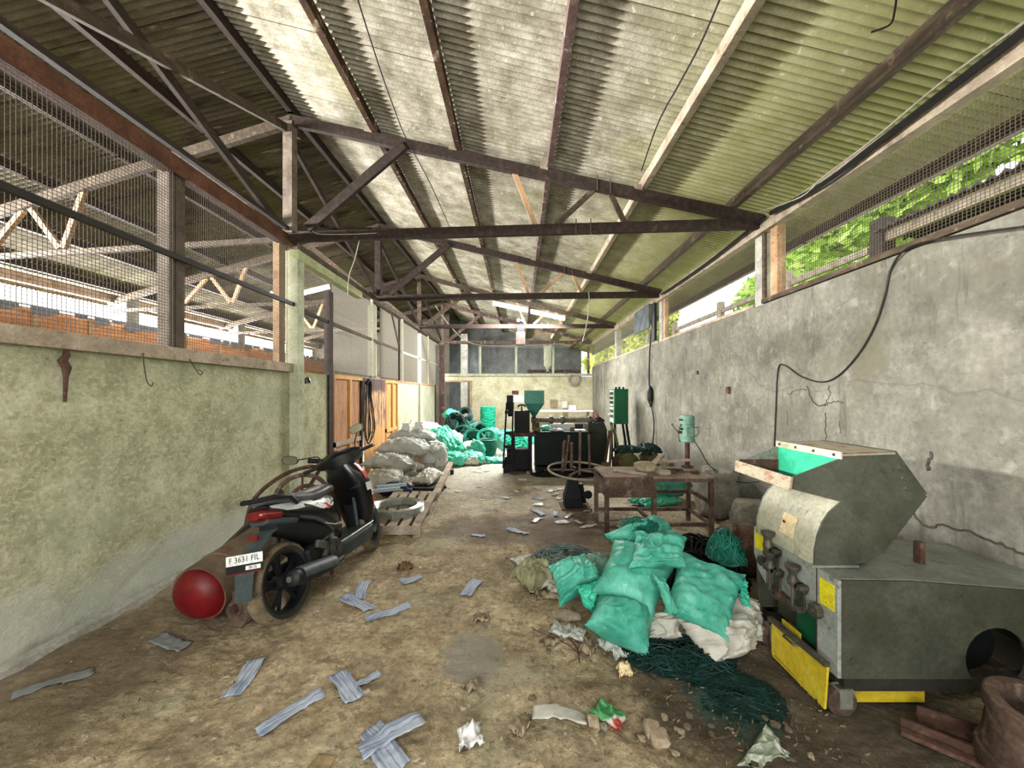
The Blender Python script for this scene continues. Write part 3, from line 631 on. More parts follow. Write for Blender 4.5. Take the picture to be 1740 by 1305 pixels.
def sack(name, label, m, L, W, T, loc, rot, seed=0, neck=0, group=None, wr=1.0, bend=0, floor=.0, quad=None, cat='sack', nu=46, nv=36):
    """a filled woven sack: two cloth faces joined along a seam, with ears, folds and an optional tied neck"""
    b = MB(); R = Euler(rot).to_matrix(); L0 = V(loc); bm = bmesh.new(); rr = random.Random(seed); sd = seed*3.17
    if quad: qn = ((quad[2]-quad[0]).cross(quad[1]-quad[3])).normalized(); qn = -qn if qn.y > 0 else qn
    def pt(u, v, side):
        a = max(0, 1-abs(u)**2.3); c = max(0, 1-abs(v)**2.3); h = (a*c)**.55
        wf = 1.0; tf = 1.0
        if neck and u > .42:
            s = (u-.42)/.58
            if s < .62: k = s/.62; k = k*k*(3-2*k); wf = 1-.74*k; tf = 1-.55*k
            else: k = (s-.62)/.38; wf = .26+.5*k*neck; tf = .45+.9*k*neck
        x = u*L/2*(1-.12*(1-v*v)*abs(u)**3); y = v*W/2*wf*(1-.12*(1-u*u)*abs(v)**3)
        z = side*T/2*h*tf
        edge = 1-a*c
        n1 = noise.noise((x*5+sd, y*5, side*.7+sd)); n2 = noise.noise((x*13, y*13+sd, side+sd)); n3 = noise.noise((u*2.2+sd, v*7+sd, side))
        rid = 1-abs(noise.noise((x*9+sd, y*4.5, sd+side*.5)))*2
        cr_ = 0                                     # sharp creases: ridges that run from the ends and across
        for q_, (fx, fy) in enumerate(((4, 11), (10, 5), (8, 8))):
            w_ = .35*noise.noise((x*3+sd, y*3, q_)); k_ = 1-abs(noise.noise((x*fx+w_*fy+sd+q_*7, y*fy-w_*fx, side*.4+sd)))
            cr_ += k_**7*(1, .7, .6)[q_]
        z += side*wr*(T*.05*n1+.006*n2*h+(.017*(cr_-.8)*(.06+h)))+wr*edge*(.022*n3+.012*n2)
        if neck and u > .3:
            f = math.sin(v*17+sd)*.5+math.sin(v*29+sd)*.5
            z += side*.012*f*min(1, (u-.3)*3); x += neck*.03*f*max(0, u-.7)*3
        z -= bend*u*u*L/2; x += wr*.01*n2; y += wr*.012*n1
        if quad:
            s0, s1 = (x/L+.5), (y/W+.5)
            p = (quad[0]*(1-s0)+quad[1]*s0)*(1-s1)+(quad[3]*(1-s0)+quad[2]*s0)*s1+qn*z
        else: p = R@V((x, y, z))+L0
        if p.z < floor+.004: p.z = floor+.004+.03*(p.z-floor)*0
        return p
    vs = {}
    for side in (1, -1):
        for i in range(nu+1):
            for j in range(nv+1):
                u, v = -1+2*i/nu, -1+2*j/nv
                u = math.sin(u*PI/2)*.35+u*.65; v = math.sin(v*PI/2)*.35+v*.65
                edge = i in (0, nu) or j in (0, nv)
                if side == -1 and edge: vs[(side, i, j)] = vs[(1, i, j)]; continue
                vs[(side, i, j)] = bm.verts.new(pt(u, v, side))
    for side in (1, -1):
        for i in range(nu):
            for j in range(nv):
                q = [vs[(side, i, j)], vs[(side, i+1, j)], vs[(side, i+1, j+1)], vs[(side, i, j+1)]]
                if side < 0: q.reverse()
                try: bm.faces.new(q)
                except ValueError: pass
    me = bpy.data.meshes.new(name); org = V((loc[0], loc[1], max(0, floor)))
    for v in bm.verts: v.co -= org
    bm.to_mesh(me); bm.free(); me.materials.append(m); me.polygons.foreach_set('use_smooth', [True]*len(me.polygons))
    o = bpy.data.objects.new(name, me); COL.objects.link(o); o.location = org
    return tag(o, label, cat, group)
def rock(name, label, c, r, seed, m, cat='rock', sub=3, group=None, rot=(0, 0, 0), rough=.28):
    bm = bmesh.new(); bmesh.ops.create_icosphere(bm, subdivisions=sub, radius=1); R = Euler(rot).to_matrix()
    for v in bm.verts:
        p = v.co.normalized(); d = 1+rough*noise.noise(p*1.3+V((seed, 0, 0)))+rough*.5*noise.noise(p*3+V((0, seed, 0)))
        q = p*d; q = V([max(-.78, min(.78, t)) for t in q]); q = V((q.x*r[0], q.y*r[1], q.z*r[2])); v.co = R@q
    lo = min(v.co.z for v in bm.verts)
    for v in bm.verts: v.co.z -= lo
    me = bpy.data.meshes.new(name); bm.to_mesh(me); bm.free(); me.materials.append(m)
    for p in me.polygons: p.use_smooth = False
    o = bpy.data.objects.new(name, me); COL.objects.link(o); o.location = c
    return tag(o, label, cat, group)
def tangle(name, label, m, c, r, n, seed, tr=.003, cat='twine', kind=None, pts=7, group=None):
    """a springy tangle of loose twine lying in a mound"""
    rr = random.Random(seed); b = MB(c)
    for i in range(n):
        P = []; a = rr.uniform(0, 6.28)
        for k in range(pts):
            a += rr.uniform(-1.6, 1.6); q = math.sqrt(rr.random()); x = q*math.cos(a); y = q*math.sin(a)
            top = max(0, 1-q*q)**.6
            P.append((c[0]+x*r[0], c[1]+y*r[1], c[2]+.006+r[2]*top*rr.uniform(.25, 1)))
        b.tube(spline(P, 5), tr, 4, caps=False)
    o = b.build(name, m, origin=c, fixn=False, smooth=True); return tag(o, label, cat, group, kind)
def coil(name, label, m, R, r, H, loc, rot=(0, 0, 0), d=.02, layers=1, seg=36, group=None, cat='coil', wob=.006, seed=1, tie=None):
    """rope or wire wound in turns: an upright wound wall of thickness R-r"""
    t = thing(name, label, cat, loc, group=group); t.rotation_euler = rot
    b = MB(); rr = random.Random(seed); P = []
    nl = max(1, int((R-r)/d)); turns = max(1, int(H/d))
    for l in range(nl):
        rad = R-d*(l+.5)
        if nl > 2 and 0 < l < nl-1 and turns > 3:
            for zt in (0, turns-1):
                b.tube([(rad*math.cos(2*PI*k/seg), rad*math.sin(2*PI*k/seg), d*(zt+.5)+rr.uniform(-wob, wob)) for k in range(seg)], d*.56, 5, True)
            continue
        for z in range(turns):
            ph = rr.uniform(0, 6); am = rr.uniform(0, wob)
            b.tube([((rad+am*math.sin(3*a+ph))*math.cos(a), (rad+am*math.sin(3*a+ph))*math.sin(a), d*(z+.5)+am*.8*math.sin(2*a+ph)) for a in [2*PI*k/seg for k in range(seg)]], d*.56, 5, True)
    b.build('winding', m, t, smooth=True, fixn=False)
    if tie:
        for a in tie:
            b = MB(); ca, sa = math.cos(a), math.sin(a); e = .006; rc = (R+r)/2; hw = (R-r)/2+e
            q = [(rc-hw, -e), (rc+hw, -e), (rc+hw, H+e), (rc-hw, H+e)]
            b.tube([(x*ca, x*sa, z) for x, z in q], .005, 5, True); b.build('tie_wire', m_cableW, t)
    return t

# ------------------------------------------------------------------ plastic crusher in the right foreground
G = (2.2, 2.3, 0)
cr = thing('plastic_crusher', 'grey plastic crusher with angular feed hopper and yellow catch drawer by the right wall', 'machine', G)
def gp(b, name, m, par=cr, **k): return b.build(name, m, par, **k)
XF, Y0, Y1 = 1.63, 1.96, 2.66
b = MB(G); prof = [(XF+.02, .2), (XF+.02, .70), (2.02, .695), (2.95, .62), (2.95, .2)]
hole = V((2.62, .10))
poly = [(XF+.02, .2), (XF+.02, .70), (2.02, .695), (2.95, .62), (2.95, .2)]+[(2.44+.16*math.cos(a), .30+.16*math.sin(a)) for a in [-.68+(PI+1.36)*i/18 for i in range(19)]]
b.prism(poly, Y0, Y0+.015); gp(b, 'side_plate', m_gryD)
b = MB(G); b.prism(prof, Y1-.015, Y1); gp(b, 'side_plate', m_gryD)
b = MB(G); b.prism([(XF+.02, .69), (2.02, .685), (2.95, .61), (2.95, .625), (2.02, .70), (XF+.02, .705)], Y0+.015, Y1-.015); gp(b, 'top_plate', m_gry)
b = MB(G); b.b2((2.93, Y0+.015, .2), (2.95, Y1-.015, .61)); gp(b, 'rear_plate', m_gryD)
b = MB(G); b.beam((XF+.04, Y0+.035, .165), (2.95, Y0+.035, .165), .05, .07); b.beam((XF+.04, Y1-.06, .165), (2.95, Y1-.06, .165), .06, .07)
b.beam((XF+.06, Y0+.05, .165), (XF+.06, Y1-.05, .165), .06, .07); gp(b, 'base_frame', m_frm)
# front panel pieces
fp = MB(G); fp.b2((XF, Y0, .20), (XF+.02, Y0+.14, .70)); fp.b2((XF, Y0+.14, .43), (XF+.02, Y1-.2, .72)); 
fp.prism([(Y1-.2, .36), (Y1-.05, .46), (Y1, .56), (Y1, .74), (Y1-.2, .74)], XF, XF+.02, 'x'); front = gp(fp, 'front_panel', m_frt, bevel=.004)
b = MB(G); b.b2((XF-.002, Y0+.135, .2), (XF+.001, Y0+.141, .72)); b.b2((XF-.002, Y1-.145, .42), (XF+.001, Y1-.139, .74)); gp(b, 'seam', m_rust, front)
b = MB(G); b.b2((XF-.004, Y0+.02, .53), (XF-.001, Y0+.115, .665)); gp(b, 'warning_sticker', m_yelS, front)['label'] = 'yellow sticker with black print'
b = MB(G); b.b2((XF-.004, Y1-.105, .605), (XF-.001, Y1-.02, .745)); gp(b, 'warning_sticker', m_yelP, front)['label'] = 'plain yellow sticker'
b = MB(G); b.b2((XF+.05, Y0+.15, .22), (XF+.06, Y0+.36, .45)); gp(b, 'discharge_flap', m_tealD)['label'] = 'dark green rubber flap'
b = MB(G); b.b2((XF+.1, Y0+.14, .2), (XF+.11, Y1-.1, .6)); gp(b, 'inner_plate', m_gryD)
def star(c, r, name):
    b = MB(G); b.prism([(c[1]+(r*(1 if i % 2 else .84))*math.cos(2*PI*i/16), c[2]+(r*(1 if i % 2 else .84))*math.sin(2*PI*i/16)) for i in range(16)], c[0]-.035, c[0], 'x')
    k = gp(b, name, m_steel, bevel=.003); b = MB(G); b.cyl((c[0]-.05, c[1], c[2]), (c[0]+.01, c[1], c[2]), .012); gp(b, 'stud', m_steel, k)
star((XF, Y0+.125, .48), .042, 'star_knob'); star((XF, Y1-.115, .55), .032, 'star_knob')
# three screw clamps with spool knobs
def clamp(y, z):
    x = XF-.045; b = MB(G)
    b.box((XF-.025, y, z-.13), (.05, .09, .035)); b.box((XF-.025, y, z-.005), (.05, .08, .035)); b.box((XF-.025, y-.045, z+.0), (.05, .05, .025)); b.box((XF-.006, y, z-.065), (.012, .05, .12))
    c = gp(b, 'screw_clamp', m_steel, bevel=.003)
    M = Matrix.Translation((x, y, z)); b = MB(G)
    b.lathe([(.011, -.13), (.011, .0), (.028, .005), (.03, .022), (.02, .045), (.021, .062), (.04, .09), (.04, .106), (.024, .11)], 16, M)
    gp(b, 'knob', m_steel, c, smooth=True)
    b = MB(G); b.tube([(XF-.005, y-.055, z-.13), (XF-.03, y-.07, z-.12), (XF-.03, y-.075, z-.03), (XF-.005, y-.06, z-.02)], .007, 6); gp(b, 'clamp_handle', m_steel, c)
clamp(2.44, .675); clamp(2.42, .555); clamp(2.22, .56)
b = MB(G); b.beam((XF-.02, 2.44, .43), (XF-.02, 2.24, .41), .03, .04); b.lathe([(.0, 0), (.028, 0), (.028, .03), (0, .03)], 14, Matrix.Translation((XF-.05, 2.36, .42))@Matrix.Rotation(PI/2, 4, 'Y')); gp(b, 'locking_bar', m_rust)
# hopper
HY0, HY1 = 2.10, 2.62
arcp = [(1.62+.0, .71), (1.622, .80), (1.638, .88), (1.665, .95), (1.70, 1.005), (1.745, 1.045), (1.80, 1.065)]
side = [(1.90, .73), (1.985, .785), (2.225, 1.10), (2.055, 1.335), (1.766, 1.325), (1.766, 1.30), (1.492, 1.195), (1.485, 1.135), (1.766, 1.062)]+arcp[::-1][1:]
for y, nm in ((HY0, 0), (HY1-.012, 1)):
    b = MB(G); b.prism(side, y, y+.012); hp = gp(b, 'hopper_side', m_gryD if nm == 0 else m_gry)
def plate(name, p, q, m, t=.012, par=cr, e=.0):
    """sheet metal between two (x,z) points, spanning the hopper width"""
    b = MB(G); p, q = V(p), V(q); d = (q-p).normalized(); n = V((-d.y, d.x))*t
    b.prism([tuple(p), tuple(q), tuple(q+n), tuple(p+n)], HY0+.001-e, HY1-.001+e); return gp(b, name, m, par)
plate('hopper_top', (1.766, 1.325), (2.055, 1.335), m_rustC, -.012, e=.006)
plate('hopper_back', (2.055, 1.335), (2.225, 1.10), m_gryD)
plate('hopper_back', (2.225, 1.10), (1.985, .785), m_gryD)
plate('chute_floor', (1.485, 1.135), (1.80, 1.055), m_rust)
lip = plate('chute_lip', (1.478, 1.128), (1.486, 1.20), m_rustC, -.012, e=.006)
fl = plate('curtain_bar', (1.758, 1.295), (1.758, 1.335), m_cream, -.01, e=.004)
b = MB(G)
for i in range(4): b.lathe([(0, 0), (.009, 0), (.007, .006), (0, .008)], 10, Matrix.Translation((1.757, HY0+.04+i*.148, 1.315))@Matrix.Rotation(-PI/2, 4, 'Y'))
gp(b, 'rivet', m_steel, fl)
plate('feed_curtain', (1.764, 1.07), (1.764, 1.296), m_tealR, -.004)['label'] = 'green rubber curtain hanging in the feed opening'
b = MB(G); b.b2((1.5, HY1-.016, 1.11), (1.766, HY1-.0125, 1.21)); gp(b, 'chute_lining', m_rust)
for i in range(3):
    b = MB(G); b.box((2.09+.018*i, HY0-.004, 1.245-.055*i), (.035, .012, .016), (0, .35, 0)); gp(b, 'louvre', m_gryD)
b = MB(G); n = len(arcp)
ins = [(x+.012, z-.008) for x, z in arcp]
b.prism(arcp+ins[::-1], HY0+.013, HY1-.013); cov = gp(b, 'drum_cover', m_cream, smooth=50)
def on_cover(z):
    for (xa, za), (xb, zb) in zip(arcp, arcp[1:]):
        if za <= z <= zb: return xa+(xb-xa)*(z-za)/(zb-za)
    return arcp[-1][0]
b = MB(G); b.grid([[(on_cover(z)-.003, y, z) for y in (2.385, 2.265)] for z in (.80, .83, .86, .89, .92)]); lb = gp(b, 'rating_label', m_paper, cov); lb['label'] = 'small cream paper label with a red dot'
b = MB(G); b.lathe([(0, 0), (.012, 0), (.012, .001)], 14, Matrix.Translation((on_cover(.87)-.0045, 2.36, .87))@Matrix.Rotation(-PI/2-.15, 4, 'Y')); gp(b, 'red_dot', m_red, lb)
m_emb = mat('faded_lettering', ['#a3a293', '#b4b3a4'], 9, .7, 0)
for i, y in enumerate((2.39, 2.33, 2.275)):
    b = MB(G); z0 = .935
    def q(yy, zz): return (on_cover(zz)-.003, yy, zz)
    w = .042
    for (ya, za, yb, zb) in ((0, 0, w, .007), (0, .017, w, .024), (0, .036, w, .043), (0, 0, .007, .043), (w-.007, 0, w, .043)):
        b.grid([[q(y-ya, z0+za), q(y-yb, z0+za)], [q(y-ya, z0+zb), q(y-yb, z0+zb)]])
    gp(b, 'emblem_mark', m_emb, cov)
# yellow drawer
b = MB(G); xa = 1.575; b.prism([(Y0+.02, .03), (Y0+.43, .06), (Y0+.43, .255), (Y0+.0, .275)], xa, xa+.012, 'x'); dr = gp(b, 'catch_drawer', m_yel)
b = MB(G); b.b2((xa, Y0+.065, .03), (2.14, Y0+.077, .125)); b.b2((xa, Y0+.42, .03), (2.14, Y0+.432, .2)); b.b2((xa, Y0+.065, .03), (2.14, Y0+.43, .04)); b.b2((2.13, Y0+.065, .03), (2.14, Y0+.43, .125)); gp(b, 'drawer_body', m_yel, dr)
b = MB(G); b.beam((xa-.004, Y0-.005, .275), (xa-.004, Y0+.44, .255), .03, .022); gp(b, 'drawer_rim', m_steel, dr)
b = MB(G); b.tube([(xa-.008, Y0+.19, .25), (xa-.03, Y0+.2, .245), (xa-.03, Y0+.28, .243), (xa-.008, Y0+.29, .248)], .007, 6); gp(b, 'drawer_handle', m_steel, dr)
b = MB(G); b.b2((xa+.05, Y0+.26, .22), (xa+.06, Y0+.41, .268)); gp(b, 'drawer_flap', m_yel, dr)
# casters
for x, y in ((1.68, Y0+.02), (1.68, Y1-.14), (2.85, Y0+.02), (2.85, Y1-.08)):
    b = MB(G); b.lathe([(.0, -.024), (.06, -.024), (.074, -.014), (.074, .014), (.06, .024), (0, .024)], 24, Matrix.Translation((x-.02, y, .074))@Matrix.Rotation(PI/2, 4, 'X')@Matrix.Rotation(.0, 4, 'Y'))
    w = gp(b, 'caster_wheel', m_rustD, smooth=40)
    b = MB(G); b.b2((x-.045, y-.028, .05), (x+.02, y-.022, .15)); b.b2((x-.045, y+.022, .05), (x+.02, y+.028, .15)); b.b2((x-.05, y-.03, .135), (x+.03, y+.03, .145)); gp(b, 'caster_fork', m_gry, w)
b = MB(G); b.lathe([(0, 0), (.13, 0), (.15, .02), (.13, .035), (.13, .05), (.15, .065), (.13, .085), (0, .085)], 30, Matrix.Translation((2.44, Y0+.2, .30))@Matrix.Rotation(PI/2, 4, 'X')); gp(b, 'belt_pulley', m_mach, smooth=30)
b = MB(G); b.b2((2.3, 2.2, .66), (2.33, 2.24, .80)); gp(b, 'stop_bracket', m_rust)
b = MB(G); b.cyl((2.14, 2.35, .66), (2.15, 2.36, .83), .008); gp(b, 'hinge_pin', m_rust)
b = MB(G); b.b2((1.93, 2.18, .69), (1.99, 2.3, .74)); gp(b, 'hinge_bracket', m_rust)
b = MB(G); b.box((1.72, HY0-.004, .715), (.26, .02, .012)); gp(b, 'hopper_flange', m_gry)

# heavy pulley lying in front of the crusher
t = thing('flanged_pulley', 'heavy dusty flanged pulley standing in front of the crusher at the right edge', 'pulley', (2.2, 1.6, 0))
R_ = Matrix.Rotation(.06, 4, 'Y')@Matrix.Rotation(.1, 4, 'X')
b = MB(); b.lathe([(.2, 0), (.205, .01), (.205, .06), (.192, .065), (.192, .235), (.205, .24), (.21, .25), (.21, .30), (.203, .306), (.165, .306), (.158, .29), (.15, .12), (.1, .1)], 36, Matrix.Translation((0, 0, .03))@R_); b.build('rim', m_rustD, t, smooth=35)
b = MB(); b.lathe([(.0, .08), (.075, .08), (.075, .285), (.05, .29), (.045, .25), (0, .25)], 24, Matrix.Translation((0, 0, .03))@R_); b.build('hub', m_rustD, t, smooth=35)
for a in (.4, 2.5, 4.6):
    b = MB(); M = Matrix.Translation((0, 0, .03))@R_; b.beam(M@V((.06*math.cos(a), .06*math.sin(a), .2)), M@V((.16*math.cos(a), .16*math.sin(a), .2)), .04, .1); b.build('spoke', m_rustD, t)
for i, (p, q, lab) in enumerate((((1.85, 1.86, .03), (2.3, 1.45, .03), 'rusty flat bar on the floor in front of the yellow drawer'), ((2.0, 1.93, .03), (2.5, 1.6, .03), 'rusty steel angle lying under the crusher edge'))):
    c = (V(p)+V(q))/2; b = MB(c); b.beam(p, q, .06, .02); b.beam(V(p)+V((.02, .02, .02)), V(q)+V((.02, .02, .02)), .012, .05); tag(b.build('steel_bar', m_rust, origin=c), lab, 'steel bar')

# ------------------------------------------------------------------ steel work table with drill press
TB = (1.65, 4.75, 0)
t = thing('steel_table', 'dusty brown steel work table with a box apron in the middle of the hall', 'table', TB)
xa, xb, ya, yb, H = 1.0, 2.25, 4.42, 5.06, .70
b = MB(TB); b.b2((xa, ya, H-.02), (xb, yb, H)); b.build('tabletop', mat('dusty_table_top', ['#6a594b', '#8a7868', '#a69483'], 5, .9, .4, 40, layers=[dict(scale=6, lo=.56, hi=.68, c_='#57473b', amt=.6)]), t)
b = MB(TB); b.b2((xa, ya-.0, H-.06), (xb, ya+.035, H-.02)); b.b2((xa, yb-.035, H-.06), (xb, yb, H-.02)); b.b2((xb-.035, ya+.035, H-.06), (xb, yb-.035, H-.02)); b.build('top_frame', m_rustD, t)
b = MB(TB); b.b2((xa+.005, ya-.012, H-.235), (xa+.55, ya-.0, H-.0)); b.b2((xa+.005, ya, H-.235), (xa+.016, yb-.05, H-.06)); b.b2((xa+.54, ya, H-.235), (xa+.55, yb-.05, H-.06)); b.build('apron_box', m_rustD, t)
for x, y in ((xa+.025, ya+.02), (xa+.57, ya+.02), (xb-.02, ya+.02), (xa+.025, yb-.02), (xb-.02, yb-.02)):
    b = MB(TB); b.b2((x-.024, y-.022, 0), (x+.024, y+.022, H-.06)); b.build('leg', m_rustD, t)
for p, q in (((xa+.57, ya+.02, .15), (xb, ya+.02, .15)), ((xb-.02, ya, .40), (xb-.02, yb, .40)), ((xa, yb-.02, .38), (xb, yb-.02, .38)), ((xa+.57, yb-.02, .58), (xb, yb-.02, .55)), ((xb-.02, ya, .15), (xb-.02, yb, .15)), ((xa+.57, ya+.02, .15), (xa+.57, yb, .15)), ((xa, yb-.03, .15), (xb, yb-.03, .15))):
    b = MB(TB); b.beam(p, q, .03, .04); b.build('stretcher', m_rustD, t)
# things on the table
def board(label, p, q, w, h, m, up=(0, 0, 1), name='wood_offcut', cat='wood', group=None):
    c = (V(p)+V(q))/2; b = MB(c); b.beam(p, q, w, h, up); return tag(b.build(name, m, origin=c, bevel=.004), label, cat, group)
rock('stone_block', 'pale stone block at the middle of the dusty steel table', (1.55, 4.72, H), (.15, .085, .08), 3, m_stoneT, 'stone', rot=(0, 0, .1), rough=.1)
board('flat grey board lying askew along the left front of the steel table', (1.18, 4.74, H+.015), (1.52, 4.5, H+.012), .07, .025, m_timG)
board('short board leaning on the stone block', (1.66, 4.78, H+.06), (1.86, 4.96, H+.17), .07, .03, m_timG)
board('long board pointing at the drill column on the steel table', (1.72, 4.9, H+.085), (2.2, 4.93, H+.11), .09, .025, m_timG)
board('cut board end lying below the leaning board', (1.70, 4.68, H+.03), (1.9, 4.9, H+.08), .06, .03, m_timG)
rock('wood_chunk', 'pale broken wood chunk in front of the stone block', (1.72, 4.55, H), (.1, .05, .035), 8, m_timG, 'wood', rough=.3)
rock('rust_lump', 'reddish rusty lump behind the pale wood chunk', (1.83, 4.62, H), (.09, .05, .04), 12, m_rust, 'scrap', rough=.5)
rock('rust_lump', 'flat dark scrap at the right end of the steel table', (2.12, 4.62, H), (.06, .05, .02), 15, m_rust, 'scrap', rough=.4)
rock('rust_lump', 'brown scrap between table scrap and drill column', (1.98, 4.72, H), (.05, .04, .025), 17, m_rust, 'scrap', rough=.4)
D = (2.2, 5.0, H)
t = thing('drill_press', 'small seafoam green drill press standing on the steel table', 'drill press', D)
b = MB(D); b.lathe([(0, 0), (.075, 0), (.075, .02), (.035, .03), (.03, .06), (.03, .42), (0, .42)], 20, Matrix.Translation(D)); b.build('column', m_rust, t, smooth=35)
b = MB(D); b.lathe([(0, .33), (.085, .33), (.095, .34), (.095, .375), (.088, .38), (.088, .56), (.094, .565), (.094, .585), (.088, .59), (.088, .66), (.075, .675), (.04, .682), (0, .684)], 28, Matrix.Translation(D)); hd = b.build('motor_head', m_blue, t, smooth=35)
b = MB(D); b.box((D[0]-.005, D[1]-.09, H+.47), (.09, .012, .12)); b.build('cover_plate', m_blue, hd, bevel=.003)
hub = V((D[0]-.13, D[1]-.02, H+.46)); b = MB(D); b.cyl((D[0]-.08, D[1]-.02, H+.46), hub, .02); fh_ = b.build('feed_hub', m_rust, t)
for a in (.9, 2.3, 4.2):
    e = hub+V((-.09*math.cos(a)-.02, -.02*math.cos(a*2), .13*math.sin(a))); b = MB(D); b.cyl(hub, e, .006, 8); b.lathe([(0, -.014), (.014, 0), (0, .014)], 10, Matrix.Translation(e)); b.build('feed_lever', m_steel, t, smooth=40)
b = MB(D); b.tube([(D[0]+.085, D[1], H+.52), (D[0]+.14, D[1], H+.52), (D[0]+.15, D[1], H+.46), (D[0]+.12, D[1], H+.41), (D[0]+.085, D[1], H+.40)], .009, 8); b.build('handle', m_blue, t)
b = MB(D); b.cyl((D[0]-.08, D[1]-.04, H+.62), (D[0]-.13, D[1]-.06, H+.625), .009); b.cyl((D[0]-.08, D[1]-.04, H+.5), (D[0]-.12, D[1]-.06, H+.51), .012); b.build('switch_knob', m_black, t)
cp = spline([(D[0]+.08, D[1], H+.36), at(1190, 765, X=2.35), at(1205, 790, X=2.55), at(1235, 812, X=2.75), at(1262, 820, X=2.85), at(1290, 818, X=2.9)], 8)
b = MB(D); b.tube(cp, .006, 6); b.build('power_cable', m_black, t, smooth=True)

# ------------------------------------------------------------------ wire pay-off stand in front of the extruder
P0 = (.80, 5.62, 0)
t = thing('wire_stand', 'rusty pay-off stand with tubular hoop and upright pipes on a black pedestal', 'stand', P0)
b = MB(P0); b.b2((.62, 5.42, .0), (1.05, 5.8, .03)); b.build('base_plate', m_rust, t, bevel=.006)
b = MB(P0)
def rect(cx, cy, w, d, z, sk=0): return [(cx-w/2, cy-d/2, z), (cx+w/2, cy-d/2, z), (cx+w/2, cy+d/2, z), (cx-w/2, cy+d/2, z)]
b.loft([rect(.80, 5.6, .26, .26, .03), rect(.79, 5.6, .25, .24, .16), rect(.80, 5.62, .16, .18, .36), rect(.80, 5.62, .12, .14, .44)]); b.build('pedestal', m_mach, t, bevel=.01)
b = MB(P0); b.box((.93, 5.66, .2), (.09, .12, .28), (0, -.18, 0)); b.lathe([(0, 0), (.06, 0), (.06, .03), (0, .03)], 16, Matrix.Translation((1.0, 5.5, .22))@Matrix.Rotation(PI/2, 4, 'X')); b.build('gusset', m_mach, t, bevel=.006)
zc = .52; hc = V((.92, 5.72, zc))
hoop = [hc+V((.47*math.cos(a), .42*math.sin(a), .05*math.sin(a)-.02*math.cos(a))) for a in [2*PI*i/40 for i in range(40)]]
b = MB(P0); b.tube(hoop, .016, 8, True); b.build('hoop', m_timG, t, smooth=True)
for i in range(5):
    a = .5+2*PI*i/5; p = hc+V((.47*math.cos(a), .42*math.sin(a), 0)); b = MB(P0); b.beam(hc, p, .03, .02); b.build('arm', m_rustD, t)
for (x, y, h, lx, hook) in ((.66, 5.7, .42, .02, 1), (.72, 5.9, .5, .06, 0), (.83, 5.95, .38, .0, 0), (.88, 5.5, .62, .01, 0), (1.1, 5.9, .52, -.01, 0)):
    P = [(x, y, zc-.02), (x+lx, y, zc+h*.9), (x+lx+.01*hook, y, zc+h)]+([(x+.05, y, zc+h+.02)] if hook else [])
    b = MB(P0); b.tube(P, .018 if h > .45 else .022, 8); b.build('upright_pipe', m_rustD, t, smooth=40)
b = MB(P0); b.cyl((.82, 5.66, .42), (.9, 5.72, .56), .04); b.build('spindle', m_mach, t)

# ------------------------------------------------------------------ extruder
E = (.75, 8.2, 0)
t = thing('plastic_extruder', 'plastic extruder darkened to a backlit silhouette, with green funnel hopper and ribbed barrel in the middle of the hall', 'machine', E)
sc_ = 8.0/654                                     # metres per pixel at the extruder
def ex(px): return (px-880)*sc_
def ez(py): return EYE-(py-670)*sc_
def eb(name, m, x0, x1, y0, y1, d0=7.9, d1=8.5, par=t, bev=.006):
    b = MB(E); b.b2((ex(x0), d0, max(ez(y1), .02)), (ex(x1), d1, ez(y0))); return b.build(name, m, par, bevel=bev)
eb('gearbox', m_mach, 874, 900, 698, 735, 7.95, 8.5)
b = MB(E); b.b2((ex(866), 8.0, ez(742)), (ex(910), 8.5, ez(735))); b.build('gearbox_plate', m_rust, t)
for x0, x1 in ((870, 875), (898, 904)): eb('stand_leg', m_mach, x0, x1, 741, 800, 7.95, 8.45)
eb('drive_motor', m_mach, 873, 900, 765, 800, 7.98, 8.4, bev=.03)
b = MB(E); b.b2((ex(868), 7.9, .02), (ex(905), 8.5, .06)); b.build('skid', m_rust, t)
# belt guard: open frame around two belts
g = MB(E); yg = 8.05; q0, q1, q2, q3 = (ex(861), ez(684)), (ex(872), ez(684)), (ex(869), ez(794)), (ex(855), ez(794))
for p, q in ((q0, q1), (q1, q2), (q2, q3), (q3, q0)): g.beam((p[0], yg, p[1]), (q[0], yg, q[1]), .3, .03, (0, 1, 0) if False else (1, 0, 0.01))
gd = g.build('belt_guard', m_mach, t)
for i, (py, w) in enumerate(((700, 11), (735, 8), (758, 8), (778, 11), (790, 12))): 
    b = MB(E); b.b2((ex(858), 7.95, ez(py+3)), (ex(870), 8.0, ez(py-2))); b.build('guard_slat', m_mach, gd)
b = MB(E); b.lathe([(0, 0), (.1, 0), (.1, .1), (0, .1)], 24, Matrix.Translation((ex(863), 8.12, ez(700)))@Matrix.Rotation(PI/2, 4, 'Y')); b.build('drive_pulley', m_mach, t, smooth=35)
b = MB(E); b.lathe([(0, 0), (.16, 0), (.16, .1), (0, .1)], 24, Matrix.Translation((ex(861), 8.15, ez(773)))@Matrix.Rotation(PI/2, 4, 'Y')); b.build('drive_pulley', m_mach, t, smooth=35)
b = MB(E); b.b2((ex(885.5), 8.1, ez(699)), (ex(888), 8.14, ez(688))); b.tube([(ex(880), 8.12, ez(692)), (ex(882), 8.12, ez(689)), (ex(886.5), 8.12, ez(688)), (ex(891), 8.12, ez(689)), (ex(893), 8.12, ez(692))], .02, 8); b.build('crank_handle', m_rust, t)
b = MB(E); x0, x1 = ex(891), ex(924.5); xm = ex(908); w = (x1-x0); cy = 8.2
